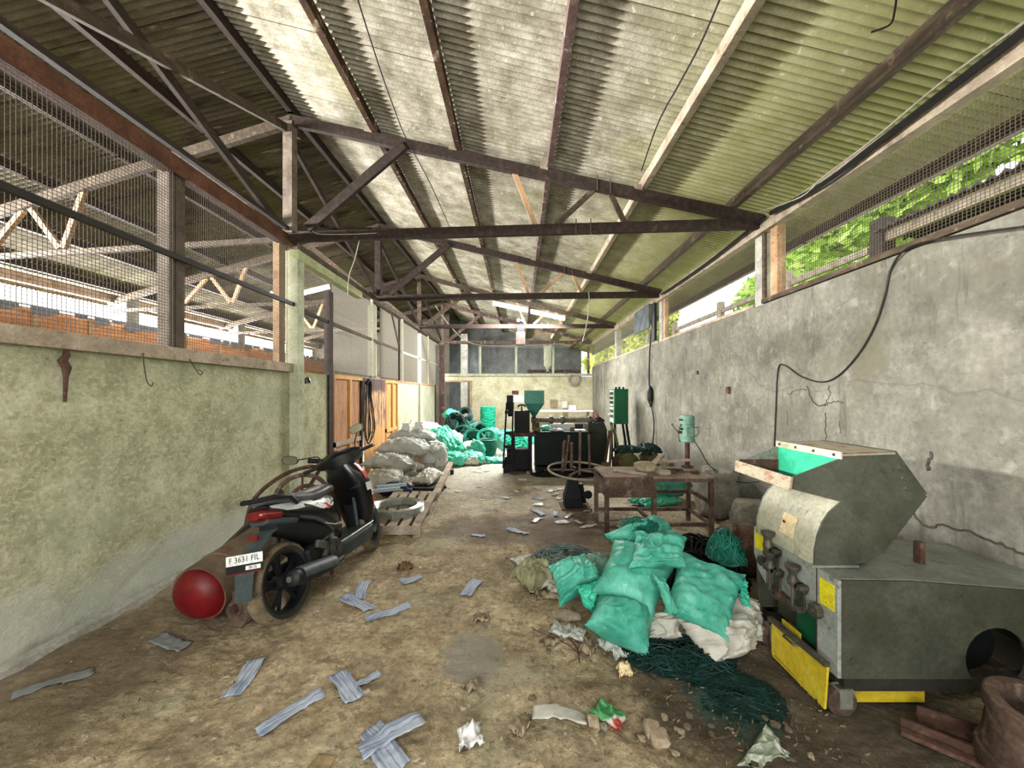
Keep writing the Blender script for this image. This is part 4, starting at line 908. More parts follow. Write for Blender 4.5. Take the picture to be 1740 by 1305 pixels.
def rc(cx, w, d, z): return [(cx-w/2, cy-d/2, z), (cx+w/2, cy-d/2, z), (cx+w/2, cy+d/2, z), (cx-w/2, cy+d/2, z)]
b.loft([rc(xm, w, w, ez(663.5)), rc(xm, w, w, ez(686)), rc(xm, .06, .06, ez(709)), rc(xm, .06, .06, ez(714))], caps=False)
b.loft([rc(xm, w-.02, w-.02, ez(663.5)), rc(xm, w-.02, w-.02, ez(686)), rc(xm, .045, .045, ez(709))], caps=False); hp = b.build('feed_hopper', m_hgr, t); hp['label'] = 'dark green funnel hopper'
b = MB(E); xl, xr = ex(903), ex(1018); zc = ez(714.5); prof = [(0, 0)]; L = xr-xl; n = 22; prof = [(.05, 0)]
for i in range(n):
    z = L*i/n; prof += [(.055, z), (.055, z+L/n*.35), (.045, z+L/n*.4), (.045, z+L/n*.95)]
prof.append((.045, L)); M = Matrix.Translation((xl, cy, zc))@Matrix.Rotation(PI/2, 4, 'Y'); b.lathe(prof, 20, M); b.build('barrel', mat('barrel_steel', ['#453d37', '#62584f', '#7e746a'], 8, .55, .2, metal=.2), t, smooth=30)
for px in (908, 938, 958, 1005):
    b = MB(E); b.lathe([(0, -.04), (.075, -.04), (.085, -.02), (.085, .02), (.075, .04), (0, .04)], 20, Matrix.Translation((ex(px), cy, zc))@Matrix.Rotation(PI/2, 4, 'Y')); b.build('barrel_flange', m_steel, t, smooth=35)
eb('barrel_support', m_rust, 905, 917, 719, 731, 8.1, 8.3)
b = MB(E); b.lathe([(.0, 0), (.045, 0), (.045, .08), (0, .08)], 16, Matrix.Translation((ex(1017), cy, ez(710)))); b.build('vent_cup', mat('clay_orange', ['#8a4f3c', '#a8664e'], 5), t)
b = MB(E); b.box((ex(1022), cy, ez(716)), (.16, .2, .14), (0, .6, 0)); b.build('die_head', m_mach, t, bevel=.02)
# dark cabinet below the barrel
eb('cabinet_body', m_mgr, 909.5, 1003, 736, 790, 8.0, 8.6)
b = MB(E); b.prism([(ex(1000), .1), (ex(1000), ez(722)), (ex(1026), ez(716)), (ex(1032), ez(730)), (ex(1032), .4), (ex(1028), .1)], 8.02, 8.5); b.build('end_cover', mat('olive_black_cloth', ['#1c1f16', '#2a2c20'], 4, .8), t)
b = MB(E); b.b2((ex(909), 7.95, .09), (ex(1030), 8.6, .14)); b.build('cabinet_plinth', m_mach, t)
b = MB(E); b.b2((ex(912), 8.0, .0), (ex(925), 8.5, .09)); b.build('foot', m_mach, t)
b = MB(E); b.b2((ex(1010), 8.0, .0), (ex(1022), 8.5, .09)); b.build('foot', m_mach, t)
eb('worktop', m_mgr, 908, 1004, 734, 736, 7.97, 8.63, bev=.002)
zt = ez(734)
def smallbox(label, px0, px1, py0, y, m, d=.12, name='carton', cat='box'):
    c = ((ex(px0)+ex(px1))/2, y, zt); b = MB(c); b.b2((ex(px0), y-d/2, zt+.001), (ex(px1), y+d/2, ez(py0))); return tag(b.build(name, m, origin=c, bevel=.004), label, cat)
m_wh = mat('white_paper', ['#c9cac6', '#dedfdb'], 6, .7, .1)
m_blk = mat('plain_black', ['#121314', '#1c1d1e'], 6, .6, .05)
m_brn = mat('brown_tin', ['#4f4028', '#6b5838'], 6, .6, .1)
smallbox('brown tin can on the green worktop under the ribbed barrel', 971, 978, 727, 8.2, m_brn, .09, 'tin_can', 'can')
smallbox('white paper bundle on the worktop right of the tin can', 979, 998, 731.5, 8.25, m_wh, .25, 'paper_bundle', 'paper')
smallbox('dark box under the right end of the barrel', 983, 997, 723, 8.5, m_blk, .1)
smallbox('large white carton on the worktop behind the tin can', 938, 982, 723, 8.52, m_wh, .12)
o = sack('plastic_bag', 'teal bag on the worktop under the barrel', m_tealS, .22, .2, .12, (ex(929), 8.35, zt+.06), (0, 0, .2), 5, floor=zt, cat='bag', nu=16, nv=12)
o = sack('plastic_bag', 'crumpled white film on the worktop beside the teal bag', m_wh, .3, .2, .06, (ex(947), 8.12, zt+.03), (0, 0, .1), 6, floor=zt, cat='bag', nu=16, nv=12)
o = sack('cloth_bundle', 'small olive bundle under the barrel support', m_bsack, .16, .14, .08, (ex(912.5), 8.1, zt+.04), (0, 0, .1), 9, floor=zt, cat='cloth', nu=14, nv=12)
rock('steel_scrap', 'small round scrap on the floor before the extruder motor', (ex(897), 7.85, .01), (.05, .05, .05), 4, m_stone, 'scrap', sub=2)
# oil stained rags below the extruder
tangle('rag_heap', 'dark oily rag and twine heap under the extruder cabinet', m_mach, (1.0, 7.85, 0), (.75, .25, .08), 60, 31, .012, 'rags')

# leaning pipes and tripod between extruder and control cabinet
for i, (p, q, m, lab) in enumerate(((at(1035, 800, Y=7.6), at(1040, 722, Y=7.9), m_timM, 'pale pole leaning against the extruder end cover'), (at(1062, 800, Y=7.5), at(1043, 728, Y=7.9), m_bsack, 'olive pole crossing the pale pole beside the extruder'),
        (at(1024, 802, Y=7.4), at(1036, 732, Y=7.8), m_rust, 'rusty rod leaning beside the extruder end cover'), (at(1056, 805, Y=7.6), at(1046, 755, Y=7.9), m_mach, 'black post end behind the olive pole'))):
    p.z = .0; board(lab, p, q, .045, .045, m, name='leaning_pole', cat='pole')
b = MB((1.93, 7.55, 0)); b.b2((1.86, 7.5, 0), (2.0, 7.62, .42)); tag(b.build('steel_offcut', m_rust, origin=(1.93, 7.55, 0)), 'rust brown steel channel standing below the leaning poles', 'scrap')
b = MB((1.7, 7.45, 0)); b.b2((1.62, 7.4, 0), (1.78, 7.52, .33)); tag(b.build('carton', m_bsack, origin=(1.7, 7.45, 0), bevel=.01), 'olive tan box on the floor behind the pay-off stand', 'box')

# ------------------------------------------------------------------ control cabinet on legs
C = (2.5, 9.5, 0); t = thing('control_cabinet', 'tall green control cabinet on splayed black legs by the right wall', 'cabinet', C)
b = MB(C); b.b2((2.36, 9.4, .92), (2.7, 9.85, 1.78)); b.build('body', m_cabG, t, bevel=.01)
b = MB(C); b.b2((2.345, 9.43, .95), (2.36, 9.82, 1.75)); pn = b.build('door', m_cabW, t); pn['label'] = 'pale instrument door with rows of dials'
m_dial = m_blk
for r_ in range(3):
    for c_ in range(3): b = MB(C); b.lathe([(0, 0), (.04, 0), (.04, .012), (0, .012)], 12, Matrix.Translation((2.345, 9.5+.12*c_, 1.67-.11*r_))@Matrix.Rotation(-PI/2, 4, 'Y')); b.build('dial', m_dial, pn)
for r_ in range(2):
    for c_ in range(3): b = MB(C); b.b2((2.335, 9.47+.12*c_, 1.2-.13*r_), (2.345, 9.53+.12*c_, 1.27-.13*r_)); b.build('switch', m_dial, pn)
b = MB(C); b.b2((2.335, 9.45, 1.34), (2.345, 9.8, 1.36)); b.build('terminal_strip', m_dial, pn)
for x, y in ((2.38, 9.45), (2.66, 9.45), (2.38, 9.8), (2.66, 9.8)):
    b = MB(C); b.beam((x, y, .93), (x+(.14 if x > 2.5 else .02), y, 0), .05, .05, (0, 1, 0)); b.build('leg', m_mach, t)
b = MB(C); b.beam((2.4, 9.45, .35), (2.75, 9.45, .35), .03, .03); b.build('stretcher', m_mach, t)
for x in (2.42, 2.5, 2.6): b = MB(C); b.lathe([(0, 0), (.03, 0), (.02, .05), (0, .06)], 10, Matrix.Translation((x, 9.5, 1.78))); b.build('signal_lamp', m_mach, t)
# ------------------------------------------------------------------ scooter leaning on its side stand
m_gloss = mat('glossy_black_plastic', ['#0a0b0d', '#111316'], 4, .22, 0, spec=.6, fine=.1)
m_matt = mat('matt_black_plastic', ['#121416', '#1a1c1f'], 9, .55, .1)
m_slate = mat('dusty_slate_plastic', ['#2b3233', '#3b4445', '#4a5352'], 5, .5, .1)
m_tyre = mat('muddy_tyre', ['#4c4233', '#6d604b', '#8a7b62'], 9, .95, .5, 60, layers=[dict(scale=14, lo=.55, hi=.66, c_='#2b2721', amt=.7)])
m_tyreS = mat('tyre_sidewall', ['#1f201d', '#2e2d28', '#3d3a31'], 7, .9, .3)
m_alloy = mat('black_alloy', ['#16181a', '#222528'], 8, .4, 0, metal=.3)
m_silver = mat('silver_plastic', ['#a5a9a6', '#c6c9c5'], 5, .3, 0, spec=.6)
m_tail = mat('red_lens', ['#57060b', '#780a10'], 5, .15, 0, spec=.7)
m_dec = mat('white_red_graphics', [(.0, '#0e0f11'), (.42, '#15171a'), (.455, '#d8d7d2'), (.58, '#e4e3de'), (.6, '#b3202a'), (1, '#c22630')], 7, .3, 0, fine=.05, stretch=(1, 1, 2), dist=.6, detail=2)
m_decR = mat('red_plastic', ['#b01c24', '#c62a32'], 5, .25, 0)
m_decW = mat('white_plastic', ['#d4d3cf', '#e2e1dd'], 5, .25, 0)
m_seat = mat('worn_grey_vinyl', ['#38373a', '#4a494c', '#5c5b5e'], 4, .38, .15, 200, bd=.002)
m_mirror = mat('mirror_glass', ['#8f8c80', '#9b988c'], 3, .08, 0, metal=.9, fine=0)
m_alu = mat('engine_aluminium', ['#4d4a42', '#6a665c'], 9, .5, .2, metal=.5)
S = bpy.data.objects.new('motor_scooter', None); COL.objects.link(S)
S.location = (-1.595, 3.435, .012); S.rotation_euler = (math.radians(-12), 0, math.radians(83.3))
tag(S, 'black motor scooter with red and white graphics leaning on its stand on the left', 'scooter')
def ring(x, zc, hw, hh, n=20, p=2.6, yc=0):
    out = []
    for k in range(n):
        a = 2*PI*k/n; c, s_ = math.cos(a), math.sin(a)
        out.append(V((x, yc+hw*math.copysign(abs(c)**(2/p), c), zc+hh*math.copysign(abs(s_)**(2/p), s_))))
    return out
def zring(z, xc, hl, hw, n=20, p=2.8):
    return [V((q.z, q.y, z)) for q in ring(0, xc, hw, hl, n, p)]
def lf(name, sts, m, par=S, fn=ring, smooth=50, **k):
    b = MB(); b.loft([fn(*s_) for s_ in sts]); return b.build(name, m, par, smooth=smooth, **k)
def wheel(x, R, w, par, disc=False):
    M = Matrix.Translation((x, 0, R))@Matrix.Rotation(PI/2, 4, 'X')
    b = MB(); r0 = R-.066
    prof = [(r0, -w*.36), (R-.03, -w*.5), (R-.01, -w*.42), (R-.002, -w*.22), (R, 0), (R-.002, w*.22), (R-.01, w*.42), (R-.03, w*.5), (r0, w*.36)]
    b.lathe(prof+[prof[0]], 48, M, caps=False); n = len(b.f)
    b.mi = [0 if 0 < (i//48) < 7 else 1 for i in range(n)]
    wh = b.build('wheel', [m_tyre, m_tyreS], par, smooth=60)
    b = MB(); b.lathe([(r0+.004, -w*.38), (r0-.012, -w*.36), (r0-.02, -.01), (r0-.02, .01), (r0-.012, w*.36), (r0+.004, w*.38)], 48, M, caps=False); b.build('rim', m_alloy, wh, smooth=50)
    b = MB(); b.lathe([(0, -.05), (.05, -.05), (.055, -.03), (.055, .03), (.05, .05), (0, .05)], 24, M); b.build('hub', m_alloy, wh, smooth=40)
    for i in range(5):
        a = 2*PI*i/5+.4; c = V((x, 0, R))
        for da in (-.16, .16):
            b = MB(); b.beam(c+V((.04*math.cos(a), 0, .04*math.sin(a))), c+V(((r0-.012)*math.cos(a+da), 0, (r0-.012)*math.sin(a+da))), .03, .016, (0, 1, 0)); b.build('spoke', m_alloy, wh, bevel=.004)
    if disc:
        b = MB(); b.lathe([(.06, .045), (.1, .045), (.1, .05), (.06, .05)], 32, M); b.build('brake_disc', m_alu, wh)
    return wh
wheel(-.64, .275, .12, S)
# steering assembly (turned a little to the left)
ST = Matrix.Translation((.64, 0, .275))@Matrix.Rotation(math.radians(14), 4, 'Z')@Matrix.Translation((-.64, 0, -.275))
wheel(.64, .275, .085, S, True).matrix_local = ST
rows = []
for i in range(15):
    a = .25+1.95*i/14; r = .30
    rows.append([ST@V((.64+r*math.cos(a)*1.0, y, .275+(r-.5*y*y/.06*.06)*math.sin(a))) for y in (-.06, -.045, 0, .045, .06)])
b.grid(rows); fd = b.build('front_fender', m_gloss, S, smooth=True); sm = fd.modifiers.new('s', 'SOLIDIFY'); sm.thickness = .006
for y in (-.075, .075):
    b = MB(); b.cyl(ST@V((.64, y, .275)), ST@V((.5, y, .66)), .02, 12); b.build('fork_leg', m_slate, S, smooth=40)
# engine, swing arm, exhaust on the right hand side
b = MB(); b.box((-.25, 0, .33), (.36, .2, .2), (0, -.1, 0)); b.box((-.48, .11, .29), (.42, .06, .12)); b.build('engine', m_matt, S, bevel=.02)
M = Matrix.Translation((-.17, -.10, .31))@Matrix.Rotation(PI/2, 4, 'X')
b = MB(); b.lathe([(0, 0), (.10, 0), (.10, .03), (.085, .045), (.02, .05), (0, .05)], 28, M); fan = b.build('fan_cover', m_matt, S, smooth=35)
b = MB()
for i in range(6):
    r = .02+.012*i; b.tube([M@V((r*math.cos(a), r*math.sin(a), .052)) for a in [2*PI*k/24 for k in range(24)]], .003, 4, True)
b.build('fan_grille', m_alu, fan)
b = MB(); b.box((-.3, -.115, .40), (.12, .03, .06), (0, .5, 0)); b.cyl((-.12, -.1, .42), (-.3, -.12, .30), .022); b.build('cylinder_head', m_alu, S, bevel=.006)
ex_ = [(-.06, -.12, .20, .018), (-.18, -.15, .205, .025), (-.26, -.165, .225, .042), (-.45, -.175, .265, .058), (-.66, -.18, .305, .062), (-.74, -.18, .322, .055), (-.755, -.18, .325, .035)]
b = MB(); b.tube([q[:3] for q in ex_], [q[3] for q in ex_], 18); exh = b.build('exhaust', m_matt, S, smooth=40)
b = MB(); b.loft([[V((x, -.18-.068*math.cos(a), z+.068*math.sin(a))) for a in [-.2+1.9*i/10 for i in range(11)]]+[V((x, -.18-.06*math.cos(a), z+.06*math.sin(a))) for a in [1.7-1.9*i/10 for i in range(11)]] for x, z in ((-.3, .235), (-.5, .275), (-.68, .31))]); b.build('heat_shield', m_slate, exh, smooth=40)
b = MB(); b.cyl((-.748, -.18, .325), (-.775, -.18, .33), .02); b.build('tail_pipe', m_alu, exh)
b = MB(); b.tube([(-.2, -.10, .2), (-.28, -.14, .13), (-.42, -.15, .10), (-.44, -.16, .06)], .014, 8); b.build('centre_stand', m_rust, S, smooth=True)
b = MB(); b.tube([(-.05, .12, .22), (-.12, .2, .1), (-.2, .235, .055)], .011, 8); b.build('side_stand', m_matt, S, smooth=True)
b = MB(); b.cyl((-.58, .13, .3), (-.42, .13, .62), .03, 12); b.build('shock_absorber', m_alu, S)
b = MB(); b.loft([ring(.0, .45, .09, .14), ring(-.25, .52, .1, .14), ring(-.5, .63, .09, .085), ring(-.66, .68, .075, .05)]); b.build('inner_fender', m_matt, S, smooth=50)
# body
body = [(.06, .52, .09, .20), (-.02, .56, .12, .20), (-.15, .625, .145, .155), (-.32, .69, .15, .115), (-.5, .74, .14, .085), (-.62, .78, .118, .062), (-.72, .82, .085, .035)]
lf('body_cover', body, m_gloss)
def bodypt(x, a, e=.004):
    for s0, s1 in zip(body, body[1:]):
        if s1[0] <= x <= s0[0]:
            k = (s0[0]-x)/(s0[0]-s1[0]); q = [s0[i]+(s1[i]-s0[i])*k for i in range(4)]
            c, s_ = math.cos(a), math.sin(a); p = 2.6
            return V((x, (q[2]+e)*math.copysign(abs(c)**(2/p), c), q[1]+(q[3]+e)*math.copysign(abs(s_)**(2/p), s_)))
def patch(name, pts, m, e=.004, par=S):
    """decal on both flanks between an upper and a lower line of (x, upper angle, lower angle)"""
    for sg in (-1, 1):
        b = MB(); rows = []
        for x, au, al in pts:
            r = []
            for k in range(5):
                q = bodypt(x, au+(al-au)*k/4, e); q = V((q.x, sg*abs(q.y), q.z)); r.append(q)
            rows.append(r)
        b.grid(rows); b.build(name, m, par, smooth=True)
patch('flank_graphics', [(.0, .95, .75), (-.06, 1.05, .35), (-.16, 1.1, .1), (-.26, 1.1, .05), (-.36, 1.08, .25), (-.46, 1.05, .6), (-.54, 1.0, .9)], m_dec)
patch('silver_panel', [(-.44, .55, .15), (-.52, .8, .05), (-.6, .8, .0), (-.66, .75, .1), (-.71, .6, .2)], m_silver, .006)
patch('lower_trim', [(-.08, -.75, -.95), (-.2, -.5, -.75), (-.34, -.35, -.6), (-.5, -.3, -.55)], m_slate, .005)
patch('trim_line', [(.03, -.15, -.25), (-.1, -.45, -.52), (-.22, -.62, -.7)], m_silver, .007)
b = MB(); b.loft([ring(-.64, .765, .118, .04), ring(-.68, .775, .108, .045), ring(-.73, .79, .085, .045), ring(-.77, .80, .05, .03)]); b.build('tail_light', m_tail, S, smooth=50)
b = MB(); b.loft([ring(-.5, .68, .12, .04), ring(-.62, .71, .11, .035), ring(-.73, .745, .075, .025)]); b.build('tail_under_cover', m_slate, S, smooth=50)
seat = [(.09, .775, .05, .02), (.05, .79, .085, .04), (-.05, .80, .12, .055), (-.18, .795, .138, .055), (-.32, .80, .138, .05), (-.44, .825, .132, .05), (-.55, .85, .12, .045), (-.64, .868, .098, .035), (-.71, .878, .06, .02)]
lf('seat', seat, m_seat)
b = MB(); b.tube([(-.5, -.135, .80), (-.58, -.15, .87), (-.7, -.12, .90), (-.785, -.05, .905), (-.785, .05, .905), (-.7, .12, .90), (-.58, .15, .87), (-.5, .135, .80)], .017, 8); b.build('grab_rail', m_matt, S, smooth=True)
# floor, skirts, leg shield
b = MB(); b.loft([[V((x, y, z)) for y, z in ((-w, .30), (-w+.02, .34), (w-.02, .34), (w, .30), (w-.03, .19), (-w+.03, .19))] for x, w in ((-.12, .13), (.05, .16), (.25, .165), (.44, .16), (.52, .1))]); b.build('floorboard', m_slate, S, bevel=.008)
b = MB()
for sg in (-1, 1): b.tube([(-.12, sg*.135, .335), (.05, sg*.165, .342), (.44, sg*.165, .342)], .006, 6)
b.build('floor_trim', m_silver, S)
shield = [(.33, .47, .07, .13), (.45, .475, .085, .17), (.6, .46, .10, .195), (.74, .435, .115, .205), (.84, .405, .11, .185), (.93, .375, .095, .145), (1.0, .345, .07, .09)]
lf('leg_shield', shield, m_gloss, fn=zring)
b = MB(); b.box((.37, 0, .50), (.012, .13, .34), (0, .1, 0)); b.build('inner_panel', m_matt, S, bevel=.01)
b = MB(); b.box((.345, -.11, .75), (.02, .12, .09), (0, .22, 0)); b.build('glove_pocket', m_matt, S, bevel=.01)
b = MB(); b.box((.36, -.055, .52), (.03, .03, .36), (0, .1, 0)); b.build('knee_rib', m_slate, S, bevel=.008)
def shp(z, a, e=.005):
    for s0, s1 in zip(shield, shield[1:]):
        if s0[0] <= z <= s1[0]:
            k = (z-s0[0])/(s1[0]-s0[0]); q = [s0[i]+(s1[i]-s0[i])*k for i in range(4)]
            c, s_ = math.cos(a), math.sin(a); p = 2.8
            return V((q[1]+(q[2]+e)*math.copysign(abs(s_)**(2/p), s_), (q[3]+e)*math.copysign(abs(c)**(2/p), c), z))
for nm, m, z0, z1, a0, a1 in (('red_stripe', m_decR, .78, .93, -.12, .5), ('white_stripe', m_decW, .66, .74, -.35, .5), ('graphic_stripe', m_dec, .57, .66, .0, .6), ('red_stripe', m_decR, .5, .55, .0, .5), ('white_stripe', m_decW, .45, .495, .1, .5)):
    for sg in (-1, 1):
        b = MB(); b.grid([[(q.x, sg*abs(q.y), q.z) for q in [shp(z0+(z1-z0)*i/5, a0+(a1-a0)*k/5)for k in range(6)]] for i in range(6)]); b.build(nm, m, S, smooth=True)
# handlebar
HB = Matrix.Translation((.33, -.02, 1.02))@Matrix.Rotation(math.radians(20), 4, 'Z')@Matrix.Rotation(math.radians(-11), 4, 'X')
b = MB(); b.loft([[HB@V((xx, y, zz)) for xx, zz in ((-.05*k, -.04*k), (-.06*k, .02*k), (-.02*k, .055*k), (.06*k, .045*k), (.11*k, -.01*k), (.06*k, -.06*k))] for y, k in ((-.21, .7), (-.16, 1.1), (-.09, 1.45), (0, 1.65), (.09, 1.45), (.16, 1.1), (.21, .7))]); b.build('handlebar_cover', m_gloss, S, smooth=50)
b = MB(); b.box(HB@V((-.045, 0, .045)), (.06, .15, .02), (0, -.5, math.radians(10))); b.build('dashboard', m_matt, S, bevel=.006)
b = MB(); b.loft([zring(.88, .34, .045, .07), zring(.96, .33, .06, .08), zring(1.0, .33, .06, .08)]); b.build('steering_stem', m_matt, S, smooth=50)
for sg in (-1, 1):
    b = MB(); b.cyl(HB@V((-.01, sg*.16, 0)), HB@V((-.045, sg*.335, .005)), .017, 12); g = b.build('grip', m_black, S, smooth=40)
    b = MB(); b.box(HB@V((-.01, sg*.185, .005)), (.055, .05, .05), (0, 0, math.radians(10))); b.build('switch_gear', m_matt, S, bevel=.008)
    b = MB(); b.tube([HB@V((.02, sg*.17, -.005)), HB@V((.05, sg*.22, -.01)), HB@V((.02, sg*.34, -.005))], .006, 6); b.build('brake_lever', m_matt, S, smooth=True)
    mc = HB@(V((.03, -.24, .22)) if sg < 0 else V((-.02, .40, .17)))
    b = MB(); b.tube(spline([HB@V((.0, sg*.165, .02)), HB@V((.01, sg*.18, .1)), (HB@V((.01, sg*.2, .1))+mc)/2, mc], 4), .006, 6); ms = b.build('mirror_stem', m_matt, S, smooth=True)
    b = MB(); mr = Euler((0, 0, math.radians(10))).to_matrix()
    def el(x, k, tilt=sg*.28): 
        o = []
        for i in range(20):
            a = 2*PI*i/20; y = .075*k*math.copysign(abs(math.cos(a))**.8, math.cos(a)); z = .042*k*math.copysign(abs(math.sin(a))**.8, math.sin(a))
            o.append(mc+mr@V((x, y*math.cos(tilt)-z*math.sin(tilt), y*math.sin(tilt)+z*math.cos(tilt))))
        return o
    b.loft([el(.035, .5), el(.02, .9), el(.0, 1), el(-.012, 1)]); mi_ = b.build('mirror_housing', m_gloss, ms, smooth=40)
    b = MB(); b.loft([el(-.012, .9), el(-.0135, .9)]); b.build('mirror_glass', m_mirror, ms)
# rear mudguard and number plate
b = MB(); b.loft([[V((x, y, z)) for y, z in ((-w, z0), (w, z0), (w, z0+.012), (-w, z0+.012))] for x, z0, w in ((-.58, .67, .07), (-.71, .65, .07), (-.84, .56, .07), (-.925, .45, .07), (-.965, .30, .06))]); fen = b.build('rear_mudguard', m_slate, S, smooth=30)
b = MB(); b.box((-.80, 0, .655), (.02, .07, .03), (0, .3, 0)); b.build('rear_reflector', m_tail, S)
PL = Matrix.Translation((-.905, .0, .53))@Euler((0, math.radians(12), 0)).to_matrix().to_4x4()
def pl(d0, d1, name, m, par):
    b = MB(); b.add([PL@V((x, y, z)) for z in (d0[2], d1[2]) for x, y in ((d0[0], d0[1]), (d1[0], d0[1]), (d1[0], d1[1]), (d0[0], d1[1]))], [(3, 2, 1, 0), (4, 5, 6, 7), (0, 1, 5, 4), (1, 2, 6, 5), (2, 3, 7, 6), (3, 0, 4, 7)]); return b.build(name, m, par)
np_ = pl((-.002, -.138, -.058), (.002, .138, .058), 'number_plate', m_matt, S); np_['label'] = 'number plate lettered F 3631 FIL'
wpl = pl((-.0035, -.137, -.006), (-.002, .137, .057), 'plate_field', m_decW, np_)
pl((-.0035, -.12, -.044), (-.002, -.01, -.018), 'date_sticker', m_decW, np_)
pl((-.004, -.137, -.062), (-.001, .137, -.055), 'plate_edge', m_tail, np_)
def text(s_, name, m, par, M, size, sp=1.0):
    c = bpy.data.curves.new(name, 'FONT'); c.body = s_; c.size = size; c.extrude = .0004; c.align_x = 'CENTER'; c.align_y = 'CENTER'; c.space_character = 1.12
    tmp = bpy.data.objects.new(name+'_tmp', c); COL.objects.link(tmp); tmp.data.space_character = sp; bpy.context.view_layer.update()
    me = bpy.data.meshes.new_from_object(tmp.evaluated_get(bpy.context.evaluated_depsgraph_get())); bpy.data.objects.remove(tmp); bpy.data.curves.remove(c)
    me.name = name; me.materials.clear(); me.materials.append(m); o = bpy.data.objects.new(name, me); COL.objects.link(o); o.parent = par; o.matrix_local = M; return o
# lettering faces backwards (-x): its right is -y
TR = Matrix(((0, 0, -1, 0), (-1, 0, 0, 0), (0, 1, 0, 0), (0, 0, 0, 1)))
text('F 3631 FIL', 'plate_lettering', m_matt, np_, PL@Matrix.Translation((-.0042, 0, .026))@TR, .05, 1.08)
text('06\u00b726', 'date_lettering', m_matt, np_, PL@Matrix.Translation((-.0042, -.065, -.031))@TR, .026)
# ------------------------------------------------------------------ red tank and scrap by the left wall
T0, T1 = V((-2.27, 2.72, .225)), V((-2.2, 3.62, .36)); ax = (T1-T0).normalized()
t = thing('red_tank', 'long dusty red steel tank with domed end lying along the left wall behind the scooter', 'tank', (-2.25, 2.9, 0))
q = ax.to_track_quat('Z', 'Y').to_matrix().to_4x4(); M = Matrix.Translation(T0)@q; r = .20; L = (T1-T0).length
m_dust = mat('dusty_maroon_paint', ['#4a3a2c', '#6a5844', '#857460'], 2.5, .8, .2, layers=[dict(kind='axis', axis=2, scale=4, lo=.22, hi=.1, jit=.2, c_='#6a1218', amt=.9), dict(scale=5, lo=.6, hi=.7, c_='#5a2420', amt=.7)])
m_redg = mat('red_gloss', ['#4a080b', '#640a0f', '#760d13'], 3, .45, .05, layers=[dict(scale=6, lo=.55, hi=.75, c_='#5a1c16', amt=.6)])
b = MB((-2.25, 2.9, 0)); b.lathe([(r-.02, .03), (r, .02), (r, .2), (r+.006, .205), (r+.006, .225), (r, .23), (r, L), (r*.8, L+.06), (0, L+.1)], 36, M); b.build('shell', m_dust, t, smooth=35)
b = MB((-2.25, 2.9, 0)); b.lathe([(0, -.075), (.06, -.07), (.115, -.055), (.155, -.03), (.178, .005), (.186, .03), (.186, .05)], 36, M); b.build('domed_end', m_redg, t, smooth=True)
b = MB((-2.25, 2.9, 0)); b.b2((-2.42, 3.3, 0), (-2.0, 3.42, .14)); b.build('cradle', m_rust, t, bevel=.008)
board('long dark steel angle standing on edge between red tank and left wall', (-2.56, 2.95, .16), (-2.44, 4.0, .63), .03, .07, m_gryD, name='steel_angle', cat='steel bar')
M = Matrix.Translation((-1.98, 2.78, .13))@Matrix.Rotation(1.15, 4, 'Z')@Matrix.Rotation(PI/2, 4, 'Y')
t = thing('belt_pulley', 'rusty flanged belt pulley standing between red tank and scooter rear wheel', 'pulley', (-1.98, 2.78, 0))
b = MB((-1.98, 2.78, 0)); b.lathe([(.03, -.05), (.05, -.05), (.055, -.03), (.10, -.02), (.13, -.05), (.13, .0), (.10, .02), (.13, .05), (.13, .1), (.09, .09), (.03, .07), (.03, -.05)], 32, M, caps=False); b.build('rim', m_rustD, t, smooth=35)
b = MB((-1.98, 2.78, 0)); b.lathe([(.0, -.08), (.03, -.08), (.03, .1), (0, .1)], 20, M); b.build('shaft', m_rust, t, smooth=35)
rock('stone', 'round dusty stone behind the scooter rear wheel', (-1.86, 2.98, 0), (.11, .1, .08), 21, m_stoneT, sub=2)
# hand cart with hoop wheels behind the scooter seat
t = thing('hoop_cart', 'rusty hand cart of bent hoops standing behind the scooter seat', 'cart', (-2.35, 4.1, 0))
o = V((-2.35, 4.1, 0))
def hoopt(c, R, u, w, rr_, nm, m): b = MB(o); b.tube(arc(c, R, 0, 2*PI*35/36, 35, u, w), rr_, 8, True); return b.build(nm, m, t, smooth=True)
hoopt((-2.27, 4.05, .55), .25, (.8, .6, 0), (0, 0, 1), .022, 'wheel_hoop', m_rustD)
hoopt((-2.2, 4.0, .56), .14, (.8, .6, 0), (0, 0, 1), .02, 'inner_hoop', m_rust)
b = MB(o); b.tube(spline([(-2.62, 3.7, .35), (-2.6, 3.8, .62), (-2.42, 4.0, .82), (-2.2, 4.2, .86), (-2.0, 4.3, .72)], 6), .02, 8); b.build('frame_bow', m_rust, t, smooth=True)
for i in range(5):
    a = 2*PI*i/5+.3; c = V((-2.27, 4.05, .55)); b = MB(o); b.cyl(c, c+V((.8*.25*math.cos(a), .6*.25*math.cos(a), .25*math.sin(a))), .01, 6); b.build('spoke', m_rust, t)
b = MB(o); b.cyl((-2.3, 4.3, 0), (-2.27, 4.05, .55), .025); b.cyl((-2.5, 3.85, 0), (-2.27, 4.05, .55), .02); b.build('axle_stand', m_rust, t)
b = MB(o); b.cyl((-2.42, 4.45, .88), (-2.05, 4.5, .86), .028, 12); b.build('push_bar', m_black, t)
b = MB(o); b.cyl((-2.27, 4.05, .55), (-2.25, 4.48, .87), .02); b.build('push_bar_stem', m_rust, t)

